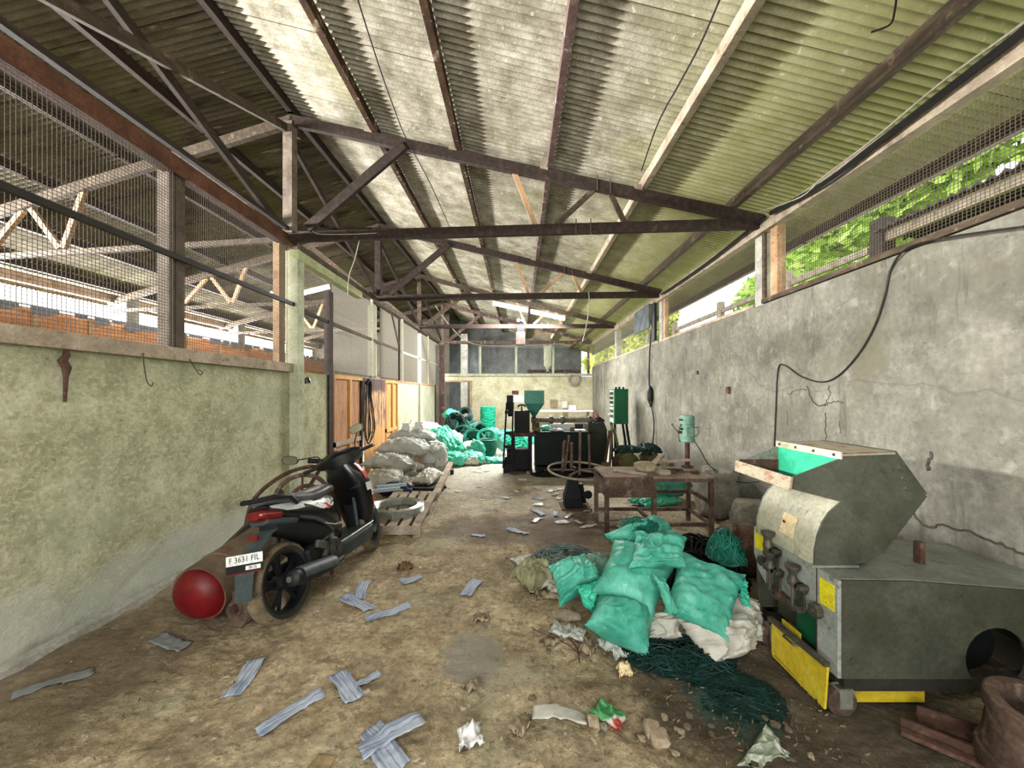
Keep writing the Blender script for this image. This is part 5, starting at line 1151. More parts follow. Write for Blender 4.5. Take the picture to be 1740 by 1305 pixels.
# ------------------------------------------------------------------ pallet, wire coil, timbers
PLT = (-1.45, 5.2, 0); t = thing('pallet', 'weathered wooden pallet carrying the shiny wire coil', 'pallet', PLT)
def pm(x, y): return V((x-.085*(y-4.42), y, 0))
for i in range(5):
    x = -1.74+i*.142; b = MB(PLT); b.beam(pm(x, 4.42)+V((0, 0, .13)), pm(x, 5.95)+V((0, 0, .13)), .098, .022); b.build('slat', m_timG, t)
for y in (4.46, 5.18, 5.9):
    b = MB(PLT); b.beam(pm(-1.8, y)+V((0, 0, .075)), pm(-1.12, y)+V((0, 0, .075)), .05, .088); b.build('bearer', m_timG, t)
for x in (-1.76, -1.16):
    b = MB(PLT); b.beam(pm(x, 4.42)+V((0, 0, .016)), pm(x, 5.95)+V((0, 0, .016)), .09, .03); b.build('bottom_board', m_timG, t)
coil('wire_coil', 'shiny galvanised wire coil lying on the wooden pallet', m_galv, .345, .25, .09, (-1.57, 4.98, .142), d=.0125, seg=48, wob=.004, tie=(1.57, -1.4))
t = thing('timber_frame', 'two long timber rails joined by a cross bar lying behind the pallet', 'timber', (-1.65, 7.2, 0))
for p, q, w in (((-1.27, 5.95, .10), (-1.5, 8.6, .12), .11), ((-1.9, 6.0, .1), (-1.96, 8.5, .12), .11)):
    b = MB((-1.65, 7.2, 0)); b.beam(p, q, w, .05); b.build('rail', m_timG, t)
b = MB((-1.65, 7.2, 0)); b.beam((-2.2, 6.5, .055), (-1.25, 6.45, .055), .05, .05); b.build('cross_bar', m_timD, t)
for x in (-1.35, -1.9): b = MB((-1.65, 7.2, 0)); b.b2((x-.04, 7.9, 0), (x+.02, 8.0, .09)); b.build('block', m_timD, t)
board('dark plank on the floor under the timber rails', (-2.2, 6.6, .015), (-1.3, 6.9, .015), .3, .03, m_timD, name='plank', cat='plank')
for i, (p, q) in enumerate((((-2.25, 5.9, .16), (-1.85, 6.05, .17)), ((-2.2, 6.0, .2), (-1.8, 6.2, .2)), ((-2.25, 6.15, .15), (-1.95, 6.3, .15)))):
    board(('pale blue plastic pipe nearest the scooter', 'middle of the three pale blue pipes behind the scooter', 'pale blue pipe farthest from the scooter')[i], p, q, .05, .05, mat('pale_blue_plastic', ['#9fb4bd', '#b9cad0'], 5, .4, 0), name='plastic_pipe', cat='pipe', group='pale blue pipes by the pallet')
o = sack('plastic_bag', 'dark blue plastic bag behind the pale blue pipes', mat('navy_film', ['#191a3a', '#25264c'], 4, .4, .2), .55, .4, .22, (-2.0, 6.35, .09), (0, 0, .2), 4, cat='bag')

# ------------------------------------------------------------------ pile of white sacks
SK = 'white sacks stacked along the left wall'
rows = [('white sack lying at the bottom front of the stack, tied end toward the scooter', (-2.32, 6.75, .16), (.1, 0, -.15), .85, .55, .36, 1, m_wsack),
 ('long grey white sack in the second layer with gathered end over the floor', (-2.3, 7.15, .40), (0, .1, -.1), 1.05, .6, .34, 1, m_gsack),
 ('grey white sack lying lowest in the middle of the stack', (-2.35, 7.3, .14), (0, 0, .1), 1.0, .6, .3, .7, m_gsack),
 ('bulging grey white sack on top of the front stack', (-2.15, 7.55, .62), (0, .05, .05), 1.15, .62, .34, .6, m_gsack),
 ('flat grey sack on the very top of the front stack', (-2.2, 8.15, .80), (0, .05, .1), 1.0, .6, .24, 0, m_gsack),
 ('round grey white sack at the aisle end of the stack with deep folds', (-1.78, 8.0, .36), (0, .2, -.9), .8, .65, .6, .3, m_gsack),
 ('white sack slumped behind the front stack', (-2.2, 8.9, .35), (0, 0, .1), 1.1, .75, .6, 0, m_wsack),
 ('white sack leaning against the white panels under the green film', (-2.3, 10.4, .62), (0, .3, .3), 1.1, .8, .5, .5, m_wsack),
 ('dirty brown white sack beside the leaning battens', (-2.45, 9.5, .5), (0, .2, .2), .9, .7, .55, 0, m_wsack),
 ('white sack bulging below the green film', (-1.75, 10.2, .4), (0, .3, -.3), .9, .7, .5, .4, m_wsack),
 ('tan sack lying between the two timber rails', (-1.62, 7.15, .13), (0, 0, 1.3), .75, .42, .24, .7, m_wsack),
 ('small white sack on the floor between timber rails and stack', (-1.75, 7.9, .12), (0, 0, .9), .6, .42, .24, 1, m_wsack),
 ('white sack folded in the middle of the green coils', (-1.2, 10.0, .22), (0, .2, .2), .7, .6, .4, 1, m_wsack),
 ('tan sack lying at the aisle end of the timber rails', (-1.15, 8.95, .12), (0, 0, .25), .8, .4, .22, .8, m_wsack)]
for i, (lab, loc, rot, L, W, T, nk, m) in enumerate(rows):
    sack('sack', lab, m, L, W, T, loc, rot, 11+i, nk, SK, 1.9, 0.1)
for i, (lab, loc, r_) in enumerate((('crumpled white paper ball lying on top of the sack stack, left one', (-2.32, 8.0, .90), .1), ('crumpled white paper ball lying on top of the sack stack, right one', (-2.05, 8.0, .91), .11))):
    rock('paper_ball', lab, loc, (r_, r_, r_), 40+i, m_decW, 'paper', sub=3, rough=.7)
# ------------------------------------------------------------------ teal films and sacks among the coils
rows = [('crumpled bright teal film draped over the white sacks', m_tealS, 1.05, .65, .22, (-1.75, 9.3, .58), (.2, .55, -.75), 61, 0),
 ('crumpled bright teal film at the foot of the white sacks', m_tealS, .9, .6, .3, (-1.5, 8.9, .16), (0, .1, .2), 62, 1),
 ('teal film heap on the floor before the upright teal sack', m_tealS, .7, .6, .3, (-1.05, 9.1, .14), (0, .1, .3), 63, 1),
 ('small upright teal sack beside the tall green coil', m_teal, .55, .42, .3, (-.98, 9.5, .28), (0, 1.3, .3), 64, 0),
 ('flat pale teal sheet spread on the floor toward the extruder', m_tealS, .95, .55, .12, (-.62, 9.4, .05), (0, 0, .15), 65, 0),
 ('teal bundle on top of the pile at the white panels', m_tealS, .6, .5, .3, (-1.95, 11.6, 1.02), (0, .2, .4), 66, 1),
 ('grey green sack leaning behind the tall green coil', m_teal, .8, .6, .35, (-.55, 10.9, .35), (0, 1.2, .2), 67, 0),
 ('flattened teal sack by the back wall behind the extruder', m_tealS, 1.6, .9, .5, (-.1, 13.0, .2), (0, .1, .1), 68, 0),
 ('white crumpled film on the floor beside the pale teal sheet', m_wsack, .5, .4, .2, (-.6, 10.0, .1), (0, 0, .4), 69, 1)]
for lab, m, L, W, T, loc, rot, sd, nk in rows:
    sack('plastic_sheet' if 'film' in lab or 'sheet' in lab else 'sack', lab, m, L, W, T, loc, rot, sd, nk, 'teal plastic among the rope coils', 2.2, .1, cat='plastic sheet' if 'film' in lab or 'sheet' in lab else 'sack')
RC = 'green rope coils'
coil('rope_coil', 'bright green rope coil stack standing against the back wall', m_ropeB, .27, .17, .95, (-1.05, 13.4, .32), d=.05, group=RC, wob=.02)
coil('rope_coil', 'low green rope coil under the bright coil stack', m_ropeB, .36, .2, .34, (-1.05, 13.4, .0), d=.05, group=RC, wob=.02, seed=2)
coil('rope_coil', 'tall dark green rope coil standing in the aisle end of the pile', m_ropeG, .26, .16, .5, (-.80, 9.95, .0), d=.035, group=RC, wob=.012, seed=3)
coil('rope_coil', 'teal rope coil tilted on top of the tall dark green coil', m_ropeB, .27, .2, .1, (-.80, 9.95, .52), (.9, 0, .1), d=.035, group=RC, wob=.012, seed=4)
coil('rope_coil', 'green rope coil lying on its side beside the tall coil', m_ropeG, .25, .16, .42, (-1.3, 11.2, .55), (PI/2-.2, 0, .7), d=.035, group=RC, wob=.012, seed=5)
coil('rope_coil', 'green rope coil leaning over the small upright teal sack', m_ropeG, .3, .2, .18, (-1.2, 10.4, .38), (.7, .3, 0), d=.035, group=RC, wob=.02, seed=6)
coil('rope_coil', 'brown ended rope coil on top of the tangled heap', m_ropeD, .26, .15, .4, (-1.85, 11.0, .78), (1.2, 0, .4), d=.03, group=RC, wob=.03, seed=7)
coil('rope_coil', 'dark rope coil lying at the top of the tangled heap', m_ropeD, .24, .15, .25, (-1.65, 12.2, .92), (.9, .2, -.3), d=.03, group=RC, wob=.02, seed=8)
coil('rope_coil', 'open loose rope coil facing the camera in the tangled heap', m_ropeG, .34, .3, .1, (-1.5, 10.6, .45), (1.2, 0, .2), d=.025, group=RC, wob=.03, seed=9)
tangle('rope_heap', 'dark green tangled rope heap between white sacks and coils', m_ropeG, (-1.5, 11.4, 0), (.75, .8, .95), 120, 5, .014, 'rope')
tangle('rope_heap', 'low tangle of green rope behind the coils at the back wall', m_ropeB, (-.35, 12.2, 0), (.8, .7, .45), 70, 6, .014, 'rope')
for i, (p, q, lab) in enumerate(((at(690, 745, Y=9.6), at(699, 713, Y=9.9), 'pale batten leaning on the white panel above the sacks'), (at(697, 742, Y=9.8), at(716, 715, Y=10.6), 'second pale batten leaning above the sacks'))):
    board(lab, p, q, .03, .03, m_white, name='batten', cat='batten')
# hose hanging on the peeling door
t = thing('hanging_hose', 'black hose hung in long loops on the peeling door leaf', 'hose', (-2.93, 7.55, 1.9))
o = V((-2.93, 7.55, 1.9))
for i, (w, l, dy) in enumerate(((.17, 1.15, 0), (.26, 1.22, .06), (.34, 1.2, .1), (.2, 1.0, .18))):
    P = spline([(-2.94, 7.5+dy*.3, 1.88), (-2.93, 7.5+dy-w*.5, 1.3), (-2.93, 7.5+dy-w*.6, .95-.05*i), (-2.925, 7.5+dy*.9, 1.9-l), (-2.92, 7.5+dy+w*.75, 1.0-.03*i), (-2.93, 7.5+dy+w*.45, 1.4), (-2.94, 7.52+dy*.3, 1.88)], 7)
    b = MB(o); b.tube(P, .011, 6, True); b.build('loop', m_black, t, smooth=True)
b = MB(o); b.tube(spline([(-2.93, 7.43, 1.85), (-2.9, 7.5, 1.93), (-2.91, 7.6, 1.82), (-2.93, 7.62, 1.6)], 5), .035, 8); b.build('bundle', m_black, t, smooth=True)
# ------------------------------------------------------------------ lamps
m_tube = mat('lit_tube', ['#ffffff'], 3, .4, 0, fine=0, emit=('#f6fbff', 26))
def tube_lamp(lab, p, q, watts, group='lit tube lamps', drop=.0):
    p, q = V(p), V(q); c = (p+q)/2; d = (q-p).normalized(); L = (q-p).length
    t = thing('tube_lamp', lab, 'lamp', c, group=group)
    b = MB(c); b.beam(p+V((0, 0, .045)), q+V((0, 0, .045)), .05, .04); b.build('batten', m_decW, t)
    b = MB(c); b.cyl(p-V((0, 0, .02)), q-V((0, 0, .02)), .045, 12); b.build('tube', m_tube, t)
    for e in (p, q): b = MB(c); b.box(e+V((0, 0, .015)), (.03, .04, .07)); b.build('socket', m_decW, t)
    for e in (p+d*.15, q-d*.15): b = MB(c); b.cyl(e+V((0, 0, .06)), (e.x, e.y, rz(e.x)-.02), .004, 5); b.build('hanger', m_wire, t)
    l = bpy.data.lights.new('tube_light', 'AREA'); l.shape = 'RECTANGLE'; l.size = L; l.size_y = .05; l.energy = watts; l.color = (1, .98, .95)
    o = bpy.data.objects.new('tube_light', l); COL.objects.link(o); o.parent = t; o.location = (0, 0, -.075)
    o.rotation_euler = (0, -math.asin(d.z)*1, 0)
    return t
tube_lamp('lit tube lamp hanging under the hall roof, left one of the bright pair', (-.72, 11.2, 4.31), (.28, 11.2, 4.10), 230)
tube_lamp('lit tube lamp hanging under the hall roof, right one of the bright pair', (.38, 11.2, 4.07), (1.36, 11.2, 3.86), 230)
tube_lamp('lit tube lamp in the neighbouring aisle seen past the pale green pillar', (-6.1, 10.6, 4.4), (-5.2, 10.6, 4.62), 200)
c = at(461, 500, Y=9.2); t = thing('lamp_bulb', 'glaring bulb in the neighbouring aisle left of the pale green pillar', 'lamp', c)
b = MB(c); b.lathe([(0, -.07), (.04, -.055), (.055, -.02), (.045, .02), (.02, .05), (.02, .07)], 16, Matrix.Translation(c)); b.build('glass', m_tube, t, smooth=True)
b = MB(c); b.cyl(c+V((0, 0, .065)), c+V((0, 0, .12)), .024); b.cyl(c+V((0, 0, .12)), (c.x, c.y, rz(c.x)-.02), .004, 5); b.build('socket', m_black, t)
l = bpy.data.lights.new('bulb_light', 'POINT'); l.energy = 60; l.shadow_soft_size = .08
o = bpy.data.objects.new('bulb_light', l); COL.objects.link(o); o.parent = t; o.location = (0, 0, -.14)

# ------------------------------------------------------------------ pile of teal sacks in the foreground
PG = 'teal sacks heaped in the foreground'
def bag(lab, m, L, W, T, loc, rot, sd, nk=0, wr=1.6, bend=.1, group=PG, **k): return sack('sack', lab, m, L, W, T, loc, [math.radians(a) for a in rot], sd, nk, group, wr, bend, nu=52, nv=40, **k)
def qbag(lab, m, C, T, sd, wr=1.0, **k):
    """a sack spanned between four seen corners (pixel x, pixel y, distance)"""
    Q = [at(x, y, Y=d) for x, y, d in C]; L = ((Q[1]-Q[0]).length+(Q[2]-Q[3]).length)/2; W = ((Q[3]-Q[0]).length+(Q[2]-Q[1]).length)/2
    c = (Q[0]+Q[1]+Q[2]+Q[3])/4
    return sack('sack', lab, m, L, W, T, (c.x, c.y, 0), (0, 0, 0), sd, 0, PG, wr, 0, 0, Q, nu=56, nv=46, **k)
qbag('plump teal sack at the bottom front of the heap, a corner pointing down', m_teal, ((1016, 1012, 2.66), (1112, 1030, 2.55), (1106, 1126, 2.34), (990, 1062, 2.44)), .34, 81, .8)
qbag('big teal sack in the middle of the heap with its tip hanging down', m_teal, ((1042, 915, 3.0), (1160, 945, 2.86), (1102, 1076, 2.44), (1004, 1004, 2.62)), .36, 82, .8)
qbag('folded teal sack mouth lying across the top of the middle sack', m_teal, ((1078, 902, 2.86), (1168, 914, 2.76), (1166, 964, 2.58), (1066, 968, 2.54)), .13, 83, 1.5)
qbag('broad flat teal sack draped over the right side of the heap', m_teal, ((1152, 934, 2.84), (1270, 976, 2.62), (1238, 1092, 2.30), (1126, 1042, 2.38)), .15, 84, .9)
qbag('narrow folded edge of teal sack beside the broad flat sack', m_teal, ((1108, 974, 2.44), (1130, 978, 2.46), (1152, 1048, 2.34), (1138, 1046, 2.33)), .06, 94, .8)
qbag('small crumpled teal sack at the left end of the heap', m_teal, ((930, 962, 2.9), (996, 940, 3.0), (1026, 982, 2.76), (951, 1032, 2.72)), .26, 85, 1.5)
qbag('teal flap hanging from the small left sack', m_tealS, ((980, 996, 2.66), (1022, 982, 2.68), (1010, 1048, 2.6), (992, 1030, 2.6)), .05, 86, 1.4)
qbag('open teal sack at the back of the heap filled with green wire', m_teal, ((1026, 908, 3.05), (1112, 876, 3.3), (1156, 912, 3.15), (1060, 946, 2.95)), .3, 87, 1.3)
tangle('wire_tangle', 'green wire tangle spilling from the open teal sack', m_ropeG, (.98, 3.08, .58), (.16, .12, .08), 70, 9, .004)
bag('pale green translucent sack behind the left teal sack', mat('pale_green_film', ['#5c8271', '#7fa090', '#a2bcae'], 4, .5, .3), .4, .36, .26, (.62, 3.15, .2), (0, -20, 30), 88, .5, 1.6)
qbag('dirty white sack under the broad teal sack, right side of the heap', m_wsack, ((1146, 1048, 2.46), (1286, 1036, 2.56), (1286, 1104, 2.44), (1206, 1146, 2.28)), .28, 89, 1.5)
qbag('dirty white sack bulging between the heap and the crusher', m_wsack, ((1236, 1000, 2.68), (1286, 1020, 2.64), (1296, 1090, 2.52), (1240, 1098, 2.46)), .24, 90, 1.4)
qbag('grey white sack wedged under the middle of the teal heap', m_wsack, ((1098, 1040, 2.6), (1156, 1040, 2.58), (1160, 1090, 2.46), (1100, 1086, 2.46)), .2, 91, 1.4)
qbag('teal scrap hanging below the broad teal sack beside the crusher', m_tealS, ((1256, 990, 2.56), (1270, 984, 2.56), (1276, 1034, 2.5), (1262, 1030, 2.48)), .04, 92, 1.2)
tangle('twine_tangle', 'dark green twine spilling under the front of the sack heap', m_ropeD, (1.0, 2.38, 0), (.34, .2, .12), 110, 12, .004)
tangle('twine_tangle', 'teal black twine spread on the floor before the dirty white sack', m_ropeD, (1.2, 2.1, 0), (.24, .2, .03), 120, 14, .003)
tangle('net_heap', 'black net heap behind the teal sacks beside the table leg', m_mach, (1.55, 3.35, 0), (.42, .38, .42), 130, 15, .010, 'net')
tangle('rope_tangle', 'bright green rope tangle beside the rusty pipe end', m_ropeG, (1.62, 3.0, .35), (.14, .16, .25), 60, 16, .007, 'rope')
tangle('wire_tangle', 'grey green wire tangle lying on the white sheet behind the heap', m_twine, (.45, 3.6, .05), (.36, .36, .16), 130, 17, .003)
bag('flat white woven sheet spread under the grey green wire tangle', m_wsack, .85, .7, .1, (.42, 3.62, .04), (0, 0, 15), 93, 0, 2.2)
bag('crumpled olive white bag at the left edge of the white sheet', mat('olive_film', ['#6f6c4f', '#8c8a68', '#a9a687'], 4, .5, .3), .36, .3, .2, (.16, 3.35, .09), (0, 0, 40), 94, .4, 2.4)
bag('creased tan sheet lying in front of the white sheet', m_wsack, .6, .3, .08, (.5, 3.3, .04), (0, 0, 10), 95, 0, 2.2)
board('thin bent stick leaning out of the white sheet', (.52, 3.18, .03), (.66, 3.3, .3), .014, .014, m_timG, name='stick', cat='stick')
# behind the table
for lab, m, L, W, T, loc, rot, sd, nk in (('olive woven sack with dark twine beside the control cabinet', m_bsack, .6, .5, .42, (2.15, 7.6, .26), (0, 90, 0), 101, 0), ('olive woven sack nearest the right wall behind the table', m_bsack, .5, .45, .4, (2.62, 7.7, .25), (0, 90, 20), 102, 0),
        ('crumpled teal sack behind the drill column', m_tealS, .75, .6, .45, (2.15, 6.4, .24), (0, -20, 20), 103, .5), ('teal sack lying on the floor under the table back edge', m_teal, .8, .5, .34, (2.35, 6.1, .2), (0, 0, 10), 104, .4), ('pale teal sheet below the teal sack under the table', m_tealS, .7, .4, .12, (2.05, 5.75, .06), (0, 0, 25), 105, 0)):
    sack('sack', lab, m, L, W, T, loc, [math.radians(a) for a in rot], sd, nk, 'sacks behind the steel table', 1.8)
tangle('twine_tangle', 'black green twine heaped on the olive sack by the cabinet', m_ropeD, (2.15, 7.6, .52), (.3, .25, .13), 50, 22, .012)
tangle('twine_tangle', 'black green twine heaped on the olive sack by the right wall', m_ropeD, (2.6, 7.7, .48), (.28, .25, .2), 50, 23, .012)
# rocks and pipe end by the right wall
rock('boulder', 'large grey boulder against the right wall behind the table', (2.68, 5.2, 0), (.28, .3, .42), 51, m_stone)
rock('boulder', 'tan boulder beside the rusty pipe end', (2.28, 4.0, .0), (.24, .24, .2), 53, m_stone)
rock('boulder', 'low grey stone against the right wall behind the rusty pipe', (2.72, 4.5, 0), (.22, .24, .26), 57, m_stone)
PC = V((2.17, 3.5, .22)); M = Matrix.Translation(PC)@Matrix.Rotation(math.radians(-30), 4, 'Z')@Matrix.Rotation(PI/2-.1, 4, 'Y')
t = thing('pipe_end', 'wide rusty steel pipe end standing beside the crusher', 'pipe', (2.17, 3.5, 0))
b = MB((2.17, 3.5, 0)); b.lathe([(.21, -.16), (.225, -.16), (.225, .3), (.21, .3), (.21, -.16)], 32, M, caps=False); b.build('shell', m_rust, t, smooth=35)
b = MB((2.17, 3.5, 0)); b.lathe([(.21, -.17), (.245, -.17), (.245, -.14), (.21, -.14), (.21, -.17)], 32, M, caps=False); b.build('flange', m_rust, t, smooth=35)
# ------------------------------------------------------------------ printed foil strips and litter on the floor
m_foil = mat('striped_foil', [(.0, '#4f5c74'), (.44, '#7c879c'), (.52, '#a9b0bd'), (1, '#bfc4cb')], 7, .7, .15, 60, stretch=(.4, 9, 1), spec=.2, layers=[dict(scale=9, lo=.6, hi=.7, c_='#8a8577', amt=.5)])
m_foilG = mat('grey_foil', [(.0, '#5d5f62'), (1, '#858784')], 6, .7, .1, stretch=(.5, 7, 1))  # greyer foil for the two strips nearest the left wall
def strip(lab, A, B, w, m=None, seed=0, curl=.012, name='foil_strip', cat='litter', group='foil strips on the floor', lift=.004):
    """a strip of printed foil lying on the uneven floor between two points of the photograph"""
    a = at(A[0], A[1], Z=0); c = at(B[0], B[1], Z=0); d = c-a; L = d.length; th = math.atan2(d.y, d.x); mid = (a+c)/2
    b = MB(); n = max(8, int(L/.02)); rows = []; W = w
    sx, sy = -math.sin(th), math.cos(th)
    for i in range(n+1):
        u = i/n; r = []; bendx = .03*L*math.sin(u*PI*1.3+seed)
        for k in range(7):
            v = (k/6-.5)*W*(1+.12*noise.noise((u*5, seed, 1))); x = (u-.5)*L; y = v+bendx
            gx, gy = mid.x+x*math.cos(th)+y*sx, mid.y+x*math.sin(th)+y*sy
            z = fh(gx, gy)+lift+curl*(.5+.5*noise.noise((x*9, y*16, seed)))+curl*.6*abs(noise.noise((x*22, y*4, seed)))
            r.append((x+.006*noise.noise((v*60, u*30, seed)), y, z))
        rows.append(r)
    b.grid(rows); o = b.build(name, m or m_foil, fixn=False, smooth=True); o.location = (mid.x, mid.y, 0); o.rotation_euler = (0, 0, th)
    s_ = o.modifiers.new('s', 'SOLIDIFY'); s_.thickness = .0012; s_.offset = 1
    return tag(o, lab, cat, group)
ST_ = [('long grey strip in the shade beside the left wall', (20, 1192), (160, 1142), .075, m_foilG), ('crumpled grey strip on the dark ground near the red tank', (262, 1088), (318, 1100), .1, m_foilG),
 ('striped foil strip bent at its far end, left of the long diagonal one', (390, 1188), (440, 1120), .1, None), ('long striped foil strip lying diagonally in the left foreground', (436, 1250), (548, 1182), .085, None),
 ('crumpled foil strip pointing at the middle of the foreground', (572, 1148), (606, 1192), .1, None), ('short twisted foil piece beside the crumpled strip', (608, 1168), (645, 1144), .06, None),
 ('foil strip forming the lower arm of the Y shape near the scooter', (586, 1012), (628, 1040), .1, None), ('foil strip forming the upper arm of the Y shape near the scooter', (610, 1018), (622, 990), .09, None),
 ('long pale foil strip below the Y shape near the scooter', (622, 1058), (696, 1028), .085, None), ('short foil strip on the cement patch beside the scooter', (682, 992), (716, 979), .1, None),
 ('foil strip in the middle of the open floor', (788, 1014), (814, 986), .1, None), ('upper strip of the crossed pair at the bottom edge', (612, 1292), (716, 1230), .1, None),
 ('lower strip of the crossed pair at the bottom edge', (626, 1242), (680, 1312), .115, None), ('white strip on the dark patch before the sack heap', (862, 899), (896, 910), .08, None),
 ('small white scrap left of the dark patch', (800, 910), (824, 913), .06, None), ('white scrap at the far end of the dark patch', (905, 868), (925, 876), .09, None), ('small white scrap behind the dark patch', (905, 846), (925, 850), .09, None)]
for i, (lab, A, B, w, m) in enumerate(ST_): strip(lab, A, B, w, m, i*1.7, .028 if 'upper strip' in lab else .014, lift=.02 if 'upper strip' in lab else .004)
strip('dirty white woven strip in the right foreground', (905, 1216), (996, 1226), .085, m_wsack, 31, .02, 'woven_strip', group=None)
m_card0 = mat('tan_board', ['#7d6a4c', '#97835f'], 5, .85, .2)
rr = random.Random(17)
strip('brown cardboard corner at the bottom edge', (536, 1318), (556, 1286), .09, m_card0, 33, .004, 'cardboard', group=None)
for i in range(26):
    y = rr.uniform(4.6, 11.5); x = rr.uniform(-1.0, .6 if y < 7.6 else -.5); a = rr.uniform(0, 3.1); L = rr.uniform(.07, .22)
    px = lambda X, Y: (880+F*X/Y, 670+F*EYE/Y)
    strip('small white paper scrap scattered on the far floor of the hall', px(x, y), px(x+L*math.cos(a), y+L*math.sin(a)), rr.uniform(.05, .12), m_decW if i % 3 else m_foil, 50+i, .012, 'paper_scrap', group='paper scraps on the far floor')
for i in range(22):
    y = rr.uniform(4.7, 7.2); x = rr.uniform(.2, 2.4)
    strip('pale scrap of film littering the floor under the table', px(x, y), px(x+rr.uniform(-.2, .2), y+rr.uniform(-.2, .2)), rr.uniform(.04, .1), m_decW if i % 2 else m_wsack, 90+i, .02, 'film_scrap', group='film scraps under the table')
# stones and lumps
pt = lambda px_, py_: at(px_, py_, Z=0)
def onfloor(px_, py_, dz=-.012): p = pt(px_, py_); return (p.x, p.y, fh(p.x, p.y)+dz)
rock('stone_slab', 'flat pale stone slab beside the left teal sack', onfloor(965, 1052), (.12, .05, .035), 61, m_stoneT, 'stone', rot=(0, 0, -.15))
rock('rock', 'tan rock at the bottom edge of the right foreground', onfloor(1120, 1262), (.055, .05, .04), 62, m_stoneT)
rock('rock', 'rounded clod beside the green wrapper', onfloor(1108, 1248), (.05, .05, .035), 63, m_stoneT)
rock('rock', 'pale stone lying against the green wrapper', onfloor(1026, 1240), (.022, .018, .02), 64, m_stone)
rock('rock', 'flat tan stone left of the green wrapper', onfloor(1008, 1232), (.035, .03, .03), 65, m_stoneT)
m_peb = mat('brown_pebble', ['#4d4436', '#6b604e', '#82755f'], 30, .95, .4)
proto = None
for i in range(60):
    if i < 34: px_, py_ = rr.uniform(1080, 1420), rr.uniform(1215, 1300)
    else: px_, py_ = rr.uniform(860, 1080), rr.uniform(930, 1300)
    p = onfloor(px_, py_, -.006)
    if pt(px_, py_).x > 1.5 and pt(px_, py_).y > 1.93: continue
    if proto is None: proto = [rock('pebble', 'small tan stone scattered over the foreground dirt', p, (.02, .017, .012), 70+k, (m_stoneT, m_peb, m_peb, m_peb)[k], 'stone', 2, 'pebbles in the foreground dirt', rough=.5) for k in range(4)]
    o = proto[i % 4]
    if i >= 4: o = o.copy(); COL.objects.link(o)
    o.location = p; o.rotation_euler = (0, 0, rr.uniform(0, 6)); s_ = rr.uniform(.4, 1.25); o.scale = (s_, s_, s_)
# crumpled litter
def crumple(lab, px_, py_, L, W, T, m, sd, rz_=0, nk=0, name='crumpled_wrapper', dz=0.02):
    x, y, z = onfloor(px_, py_, 0); return sack(name, lab, m, L, W, T, (x, y, z+dz), (0, 0, rz_), sd, nk, None, 2.2, floor=z-.004, cat='litter', nu=20, nv=16)
m_card = mat('dusty_cardboard', ['#6f604b', '#8f7f66', '#a6977d'], 6, .85, .3)
crumple('crushed tan paper cup beside the white woven strip', 885, 1235, .12, .09, .07, m_card, 111, .8, .5, 'paper_cup')
crumple('green and red snack wrapper in the right foreground', 1035, 1222, .16, .1, .05, mat('green_red_film', [(.0, '#2f7a46'), (.5, '#4f9a60'), (.56, '#c9c7b8'), (.62, '#b5433f'), (1, '#b5433f')], 5, .35, .1, detail=2), 112, -.7)
crumple('crumpled white paper at the bottom edge', 800, 1258, .13, .1, .06, m_decW, 113, .3)
crumple('crumpled tan rag near the middle of the foreground', 805, 1170, .1, .07, .03, m_card, 114, .5)
crumple('small tan paper twist in the open foreground', 818, 1057, .12, .06, .03, m_card, 115, .2)
crumple('crumpled brown rag on the cement patch', 690, 965, .14, .1, .04, mat('rust_rag', ['#5f4630', '#7a5d42'], 6, .9, .3), 116, .2)
crumple('flat grey cloth piece before the front teal sack', 1040, 1108, .1, .2, .03, m_gsack, 117, .4, 0, 'cloth_piece')
crumple('crumpled tan paper left of the grey cloth piece', 1000, 1105, .12, .1, .05, m_card, 118, .9)
crumple('yellowish crumpled paper ball under the front teal sack', 1062, 1148, .09, .07, .05, m_paper, 119, .2)
crumple('torn tan film beside the stone slab', 935, 1015, .22, .1, .03, m_card, 120, .1)
crumple('torn pale film left of the small teal sack', 945, 985, .2, .12, .03, m_wsack, 121, -.1)
crumple('creased grey film in front of the stone slab', 965, 1082, .25, .12, .03, m_gsack, 122, -.5)
crumple('tan film corner left of the creased grey film', 935, 1090, .12, .1, .03, m_card, 123, .5)
m_film = mat('cloudy_film', ['#7d8470', '#9aa18b', '#b5bba6'], 4, .3, .3, spec=.6)
Q = [at(1303, 1228, Y=1.86), at(1352, 1292, Y=1.74), at(1300, 1330, Y=1.66), at(1246, 1306, Y=1.70)]
sack('plastic_bag', 'crumpled clear bag with a pointed top at the bottom edge below the yellow drawer', m_film, .2, .22, .05, ((Q[0].x+Q[2].x)/2, 1.74, 0), (0, 0, 0), 124, 0, None, 1.6, 0, 0, Q, 'litter')
for i, (a, q_) in enumerate((((905, 1070), (985, 1115)), ((1195, 1270), (1245, 1225)), ((985, 1130), (935, 1065)))):
    p0, p1 = onfloor(*a, .012), onfloor(*q_, .012); mdl = ((p0[0]+p1[0])/2+.06, (p0[1]+p1[1])/2-.05, (p0[2]+p1[2])/2+.02)
    b = MB(p0); b.tube(spline([p0, mdl, p1], 8), .004, 5); tag(b.build('wire_piece', m_rust, origin=p0, smooth=True), ('bent wire curling on the dirt left of the teal sacks', 'bent wire by the clear bag in the right foreground', 'short wire hoop beside the crumpled tan paper')[i], 'wire')
